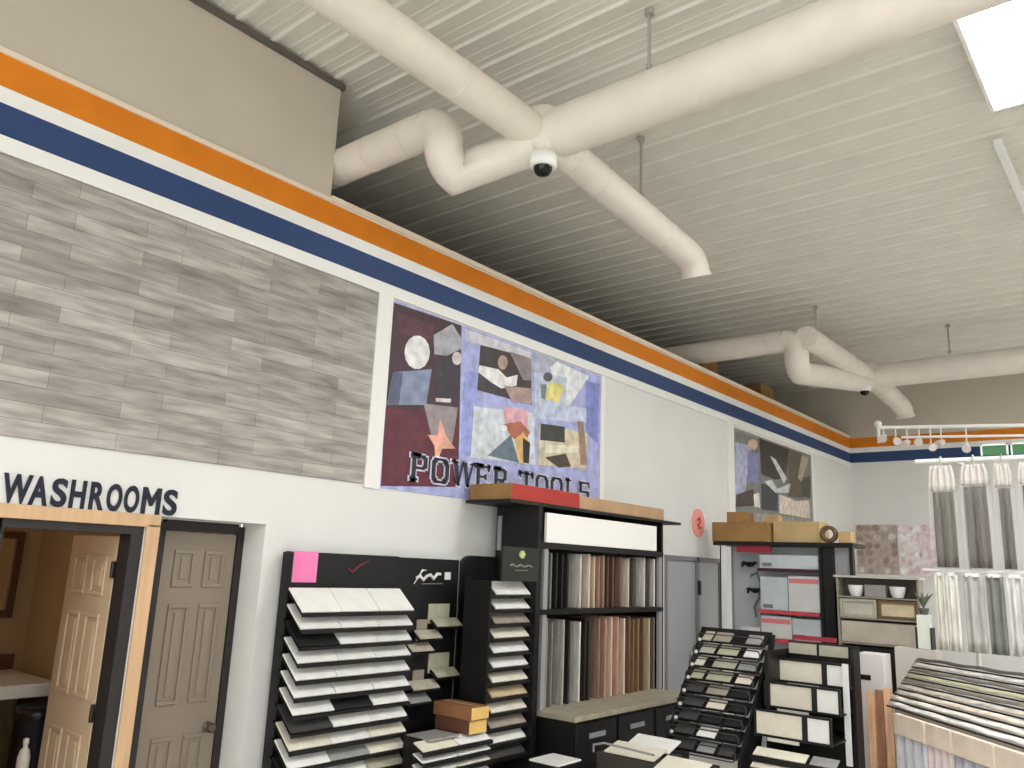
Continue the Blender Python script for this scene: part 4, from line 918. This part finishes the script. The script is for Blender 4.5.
for i, (x0, x1, zt, c) in enumerate(ups):
    t = thing('hanging_rug', 'grey pleated rug in a clear plastic sleeve, %s from the left on the upper rail' % PL[i], 'rug', ((x0+x1)/2, YC, 1.97), 'wrapped rugs on the upper rail')
    pleat(x0+0.01, x1-0.01, 1.99, zt, YC-0.01, 0.022, 4, 0.97, 0.03, i).build('rug', mat('grey rug pile %d' % i, c, 0.9, var=0.18, scale=10, stretch=(6, 6, 0.6)), t)
    pleat(x0-0.026, x1+0.028, 1.985, zt+0.05, YC-0.035, 0.014, 3, 0.9, 0.085, i+20).build('plastic_sleeve', PLASTIC, t)
    pleat(x0-0.01, x1+0.01, zt+0.01, 2.82, YC-0.02, 0.018, 4, 0.8, 0.05, i+40).build('gathered_header', mat('white gathered film', (212, 206, 198), 0.5), t)
    MB().tube([((x0+x1)/2, YC-0.016, 2.79), ((x0+x1)/2, YC-0.016, 2.86), ((x0+x1)/2+0.001, YC-0.012, 2.888), ((x0+x1)/2, YC+0.02, 2.898), ((x0+x1)/2, YC+0.056, 2.87)], 0.007, 8).build('hook', GALV, t)
lows = [(-1.63, -1.555, (216, 214, 200)), (-1.545, -1.46, (222, 220, 210)), (-1.42, -1.28, (180, 180, 174)), (-1.26, -1.14, (124, 124, 120)), (-1.12, -1.0, (206, 206, 202)), (-0.98, -0.87, (92, 92, 88)), (-0.85, -0.74, (212, 208, 200)), (-0.72, -0.6, (120, 118, 112))]
PL2 = PL+['seventh', 'eighth']
for i, (x0, x1, c) in enumerate(lows):
    t = thing('hanging_strip', '%s hanging sample strip, %s from the left on the lower rail under the rugs' % ('pale' if c[0] > 150 else 'dark grey', PL2[i]), 'sample strip', ((x0+x1)/2, YC, 1.33), 'strips on the lower rail')
    pleat(x0, x1, 1.34, 1.93, YC-0.02, 0.015, 2, 1.0, 0.02, i+60).build('strip', mat('strip fabric %d' % i, c, 0.7, var=0.1, scale=8, stretch=(5, 5, 0.6)), t)
    bx((x0+0.02, YC-0.03, 1.92), (x1-0.02, YC+0.02, 1.95)).build('clip', TRIMW, t)
for (x0, x1, l) in ((-1.207, -1.037, 'small green sign on top of the white rug rail, left one'), (-0.995, -0.82, 'small green sign on top of the white rug rail, right one')):
    t = thing('green_sign', l, 'sign', ((x0+x1)/2, YC+0.02, 2.885), 'green signs on the rug rail')
    bx((x0, YC-0.0, 2.89), (x1, YC+0.012, 2.965)).build('plate', mat('green sign', (62, 112, 72), 0.5), t)
    f = MB().box((x0-0.012, YC-0.006, 2.888), (x0, YC+0.018, 2.98)).box((x1, YC-0.006, 2.888), (x1+0.012, YC+0.018, 2.98)).box((x0-0.012, YC-0.006, 2.966), (x1+0.012, YC+0.018, 2.98)); f.build('frame', mat('pale green white frame', (222, 230, 218), 0.5), t)
t = thing('container', 'white carton with black corner bars and a dark plant on it beside the hanging rugs', 'container', (-1.74, YC+0.1, 1.33))
bx((-1.80, YC+0.04, 1.332), (-1.70, YC+0.14, 1.60)).build('carton', mat('pale green white carton', (224, 228, 214), 0.5), t, 0.004)
for x in (-1.812, -1.70): bx((x, YC+0.03, 1.332), (x+0.012, YC+0.15, 1.50)).build('corner_bar', BLACK, t)
MB().lathe([(0.03, 1.602), (0.042, 1.65), (0.04, 1.655)], (-1.75, YC+0.09, 0)).build('pot', mat('dark green grey pot', (84, 94, 86), 0.5), t)
lf = MB()
for k in range(9):
    w = k*2.4; r = 0.03+0.012*(k % 3); lf.tube([(-1.75, YC+0.09, 1.65), (-1.75+r*0.6*math.cos(w), YC+0.09+r*0.6*math.sin(w), 1.73), (-1.75+r*1.5*math.cos(w), YC+0.09+r*1.5*math.sin(w), 1.78-0.02*(k % 2))], [0.003, 0.012, 0.002], 6)
lf.build('leaves', mat('grey green leaves', (110, 120, 100), 0.6), t)
t = thing('storage_stand', 'pale stand under the white carton with the plant beside the rugs', 'stand', (-1.86, YC+0.1, 0))
bx((-1.98, YC+0.02, 0), (-1.66, YC+0.2, 1.33)).build('body', mat('pale stand', (196, 190, 180), 0.6), t, 0.006)

# layered sample table
A0, A1 = Vector((-1.86, 6.80, 0)), Vector((-1.78, 7.36, 0))
B0, B1 = Vector((-0.42, 5.35, 0)), Vector((-0.35, 6.4, 0))
tb = thing('sample_table', 'wide dark table under layered sample sheets below the hanging rugs', 'table', (-1.2, 6.4, 0))
MB().prism([A0+Vector((0.03, 0.06, 0.90)), B0+Vector((0.03, 0.06, 0.90)), B1+Vector((0.0, 0.1, 0.90)), A1+Vector((0.05, 0.05, 0.90))], (0, 0, 0.04)).build('tabletop', mat('pale table', (196, 188, 178), 0.6), tb)
for p in (A0+Vector((0.12, 0.1, 0)), B0+Vector((-0.1, 0.2, 0)), A1+Vector((0.15, -0.02, 0)), B1+Vector((-0.1, 0.0, 0))):
    bx((p.x-0.025, p.y-0.025, 0), (p.x+0.025, p.y+0.025, 0.90)).build('leg', BLACK, tb)
sheets = [((240, 234, 224), 'white'), ((236, 228, 214), 'cream'), ((226, 214, 196), 'cream'), ((206, 196, 182), 'beige'), ((130, 120, 110), 'grey brown'), ((190, 186, 150), 'olive'), ((116, 108, 100), 'grey brown'), ((206, 200, 192), 'pale grey'), ((84, 78, 74), 'dark grey')]
for i, (c, wd) in enumerate(sheets):
    f = i/8.0; a = A0.lerp(A1, f); b_ = B0.lerp(B1, f); z = 0.965+0.036*i
    n_ = Vector((-(b_-a).y, (b_-a).x, 0)).normalized()
    if n_.y < 0: n_ = -n_
    t = thing('sample_sheet', '%s sample sheet, %s from the front on the layered table below the rugs' % (wd, ORD[i]), 'sample sheet', ((a.x+b_.x)/2, (a.y+b_.y)/2, 0.94), 'layered sheets on the sample table')
    # sheet with gentle waves
    vs = []; N = 24
    for r, (off, dz) in enumerate(((0.0, 0.0), (0.02, 0.008), (0.04, 0.014))):
        for k in range(N+1):
            p = a.lerp(b_, k/N)+n_*off
            for h in (0, 0.006): vs.append((p.x, p.y, z+dz+h+0.004*math.sin(k*1.3+i*2)))
    fs = []; W2 = 2*(N+1)
    for r in range(2):
        for k in range(N):
            o_ = r*W2+2*k; fs += [(o_+1, o_+3, o_+W2+3, o_+W2+1), (o_, o_+W2, o_+W2+2, o_+2)]
    for k in range(N):
        fs += [(2*k, 2*k+2, 2*k+3, 2*k+1), (2*W2+2*k, 2*W2+2*k+1, 2*W2+2*k+3, 2*W2+2*k+2)]
    fs += [(0, 1, W2+1, W2), (W2, W2+1, 2*W2+1, 2*W2), (2*N, W2+2*N, W2+2*N+1, 2*N+1), (W2+2*N, 2*W2+2*N, 2*W2+2*N+1, W2+2*N+1)]
    MB().add(vs, fs, 0, True).build('sheet', mat('sample sheet %d' % i, c, 0.6, var=0.12, scale=9), t)
    MB().tube([a-n_*0.008+Vector((0, 0, z-0.012)), b_-n_*0.008+Vector((0, 0, z-0.012))], 0.006, 8).build('front_rod', BLACK, t)
    bk = MB()
    for u in (0.03, 0.97):
        p = a.lerp(b_, u)+n_*0.015; bk.tube([(p.x, p.y, 0.942), (p.x, p.y, z-0.004)], 0.006, 6).build('support_pin', GALV, t); bk = MB()
pan = [(0.1, 0.28, (206, 206, 212), 'pale grey'), (0.29, 0.42, (226, 212, 210), 'pinkish white'), (0.43, 0.62, (190, 190, 202), 'lavender grey'), (0.63, 0.98, (206, 196, 196), 'pale mauve')]
dn = (B0-A0).normalized(); nn = Vector((dn.y, -dn.x, 0))
if nn.y > 0: nn = -nn
for i, (u0, u1, c, wd) in enumerate(pan):
    a = A0.lerp(B0, u0)+nn*0.05; b_ = A0.lerp(B0, u1)+nn*0.05
    t = thing('fabric_panel', '%s fabric panel hanging on the table front, %s from the left' % (wd, ORD[i]), 'fabric panel', ((a.x+b_.x)/2, (a.y+b_.y)/2, 0.25), 'fabric panels on the table front')
    N = 20; vs = []
    for z in (0.25, 0.80):
        for s_ in (0, 0.012):
            for k in range(N+1):
                p = a.lerp(b_, k/N)+nn*(0.012*math.sin(k*1.1+i)+s_); vs.append((p.x, p.y, z))
    R = N+1; fs = []
    for k in range(N):
        fs += [(k, k+1, 2*R+k+1, 2*R+k), (R+k, 3*R+k, 3*R+k+1, R+k+1), (k, R+k, R+k+1, k+1), (2*R+k, 2*R+k+1, 3*R+k+1, 3*R+k)]
    fs += [(0, 2*R, 3*R, R), (N, R+N, 3*R+N, 2*R+N)]
    MB().add(vs, fs, 0, True).build('cloth', mat('panel cloth %d' % i, c, 0.8, var=0.08, scale=7), t)
    mb = MB().prism([a+nn*0.03+Vector((0, 0, 0.80)), b_+nn*0.03+Vector((0, 0, 0.80)), b_-nn*0.012+Vector((0, 0, 0.80)), a-nn*0.012+Vector((0, 0, 0.80))], (0, 0, 0.135))
    mb.build('top_band', mat('peach band', (242, 226, 208), 0.7, var=0.05, scale=6), t)
PB = [((214, 168, 128), 'peach'), ((150, 104, 72), 'brown'), ((222, 178, 140), 'pale peach'), ((232, 212, 190), 'cream')]
for i, (c, wd) in enumerate(PB):
    x = -2.05+i*0.062
    o = bx((x, 6.93+0.01*i, 0), (x+0.056, 6.955+0.01*i, 1.02+0.02*((i*7) % 3))).build('plank_sample', mat('plank %s' % wd, c, 0.5, var=0.14, scale=5, stretch=(8, 8, 0.7)), bevel=0.003)
    tag(o, '%s wood-look plank standing on end beside the framed panel rack, %s from the left' % (wd, ORD[i]), 'plank', 'standing planks')
t = thing('tall_carton', 'tall white carton behind the standing planks and the framed panel rack', 'box', (-2.11, 7.45, 0))
bx((-2.23, 7.35, 0), (-2.02, 7.55, 1.27)).build('carton', mat('white carton', (232, 226, 224), 0.6), t, 0.006)
bx((-2.21, 7.346, 1.06), (-2.13, 7.35, 1.1)).build('black_label', BLACK, t)

# ------------------------------------------------------------------ white track lights in front of the far wall
R0 = Vector((-2.93, 11.0, 3.80)); R1 = Vector((0.2, 12.1, 3.80)); dr_ = (R1-R0).normalized()
t = thing('track_light', 'white track light rail with small spot heads before the far striped wall', 'light', (-1.4, 11.5, 3.5))
MB().tube([R0, R1], 0.022, 10).build('rail', TRIMW, t)
MB().tube([R0+Vector((0.25, 0.08, -0.13)), R1+Vector((0, 0, -0.13))], 0.016, 8).build('lower_rail', TRIMW, t)
MB().lathe([(0.02, 3.62), (0.02, 3.80), (0.04, 3.82), (0.04, 3.87), (0.015, 3.89)], R0, 'z', 12).build('end_post', TRIMW, t) if False else MB().lathe([(0.02, 3.60), (0.02, 3.80), (0.045, 3.82), (0.045, 3.87), (0.015, 3.89)], (R0.x, R0.y, 0), 'z', 12).build('end_post', TRIMW, t)
for i, (s_, dz) in enumerate(((0.06, -0.12), (0.2, -0.16), (0.33, -0.2), (0.47, -0.17), (0.6, -0.24), (0.72, -0.2), (1.0, -0.26))):
    p = R0+dr_*s_
    h = MB().tube([p, p+Vector((0, 0, dz+0.04))], 0.008, 8); h.build('stem', TRIMW, t)
    q_ = p+Vector((0, 0, dz)); v = Vector((0.5*math.sin(i*2.1), -0.8, -0.5)).normalized()
    MB().tube([q_-v*0.03, q_+v*0.02, q_+v*0.07], [0.03, 0.04, 0.052], 12).build('spot_head', mat('pinkish white spot', (232, 220, 214), 0.4), t)
for u in (0.55, 0.62):
    p = R0.lerp(R1, u); MB().tube([p, (p.x, p.y, CZ)], 0.006, 6).build('hanger', GALV, t)
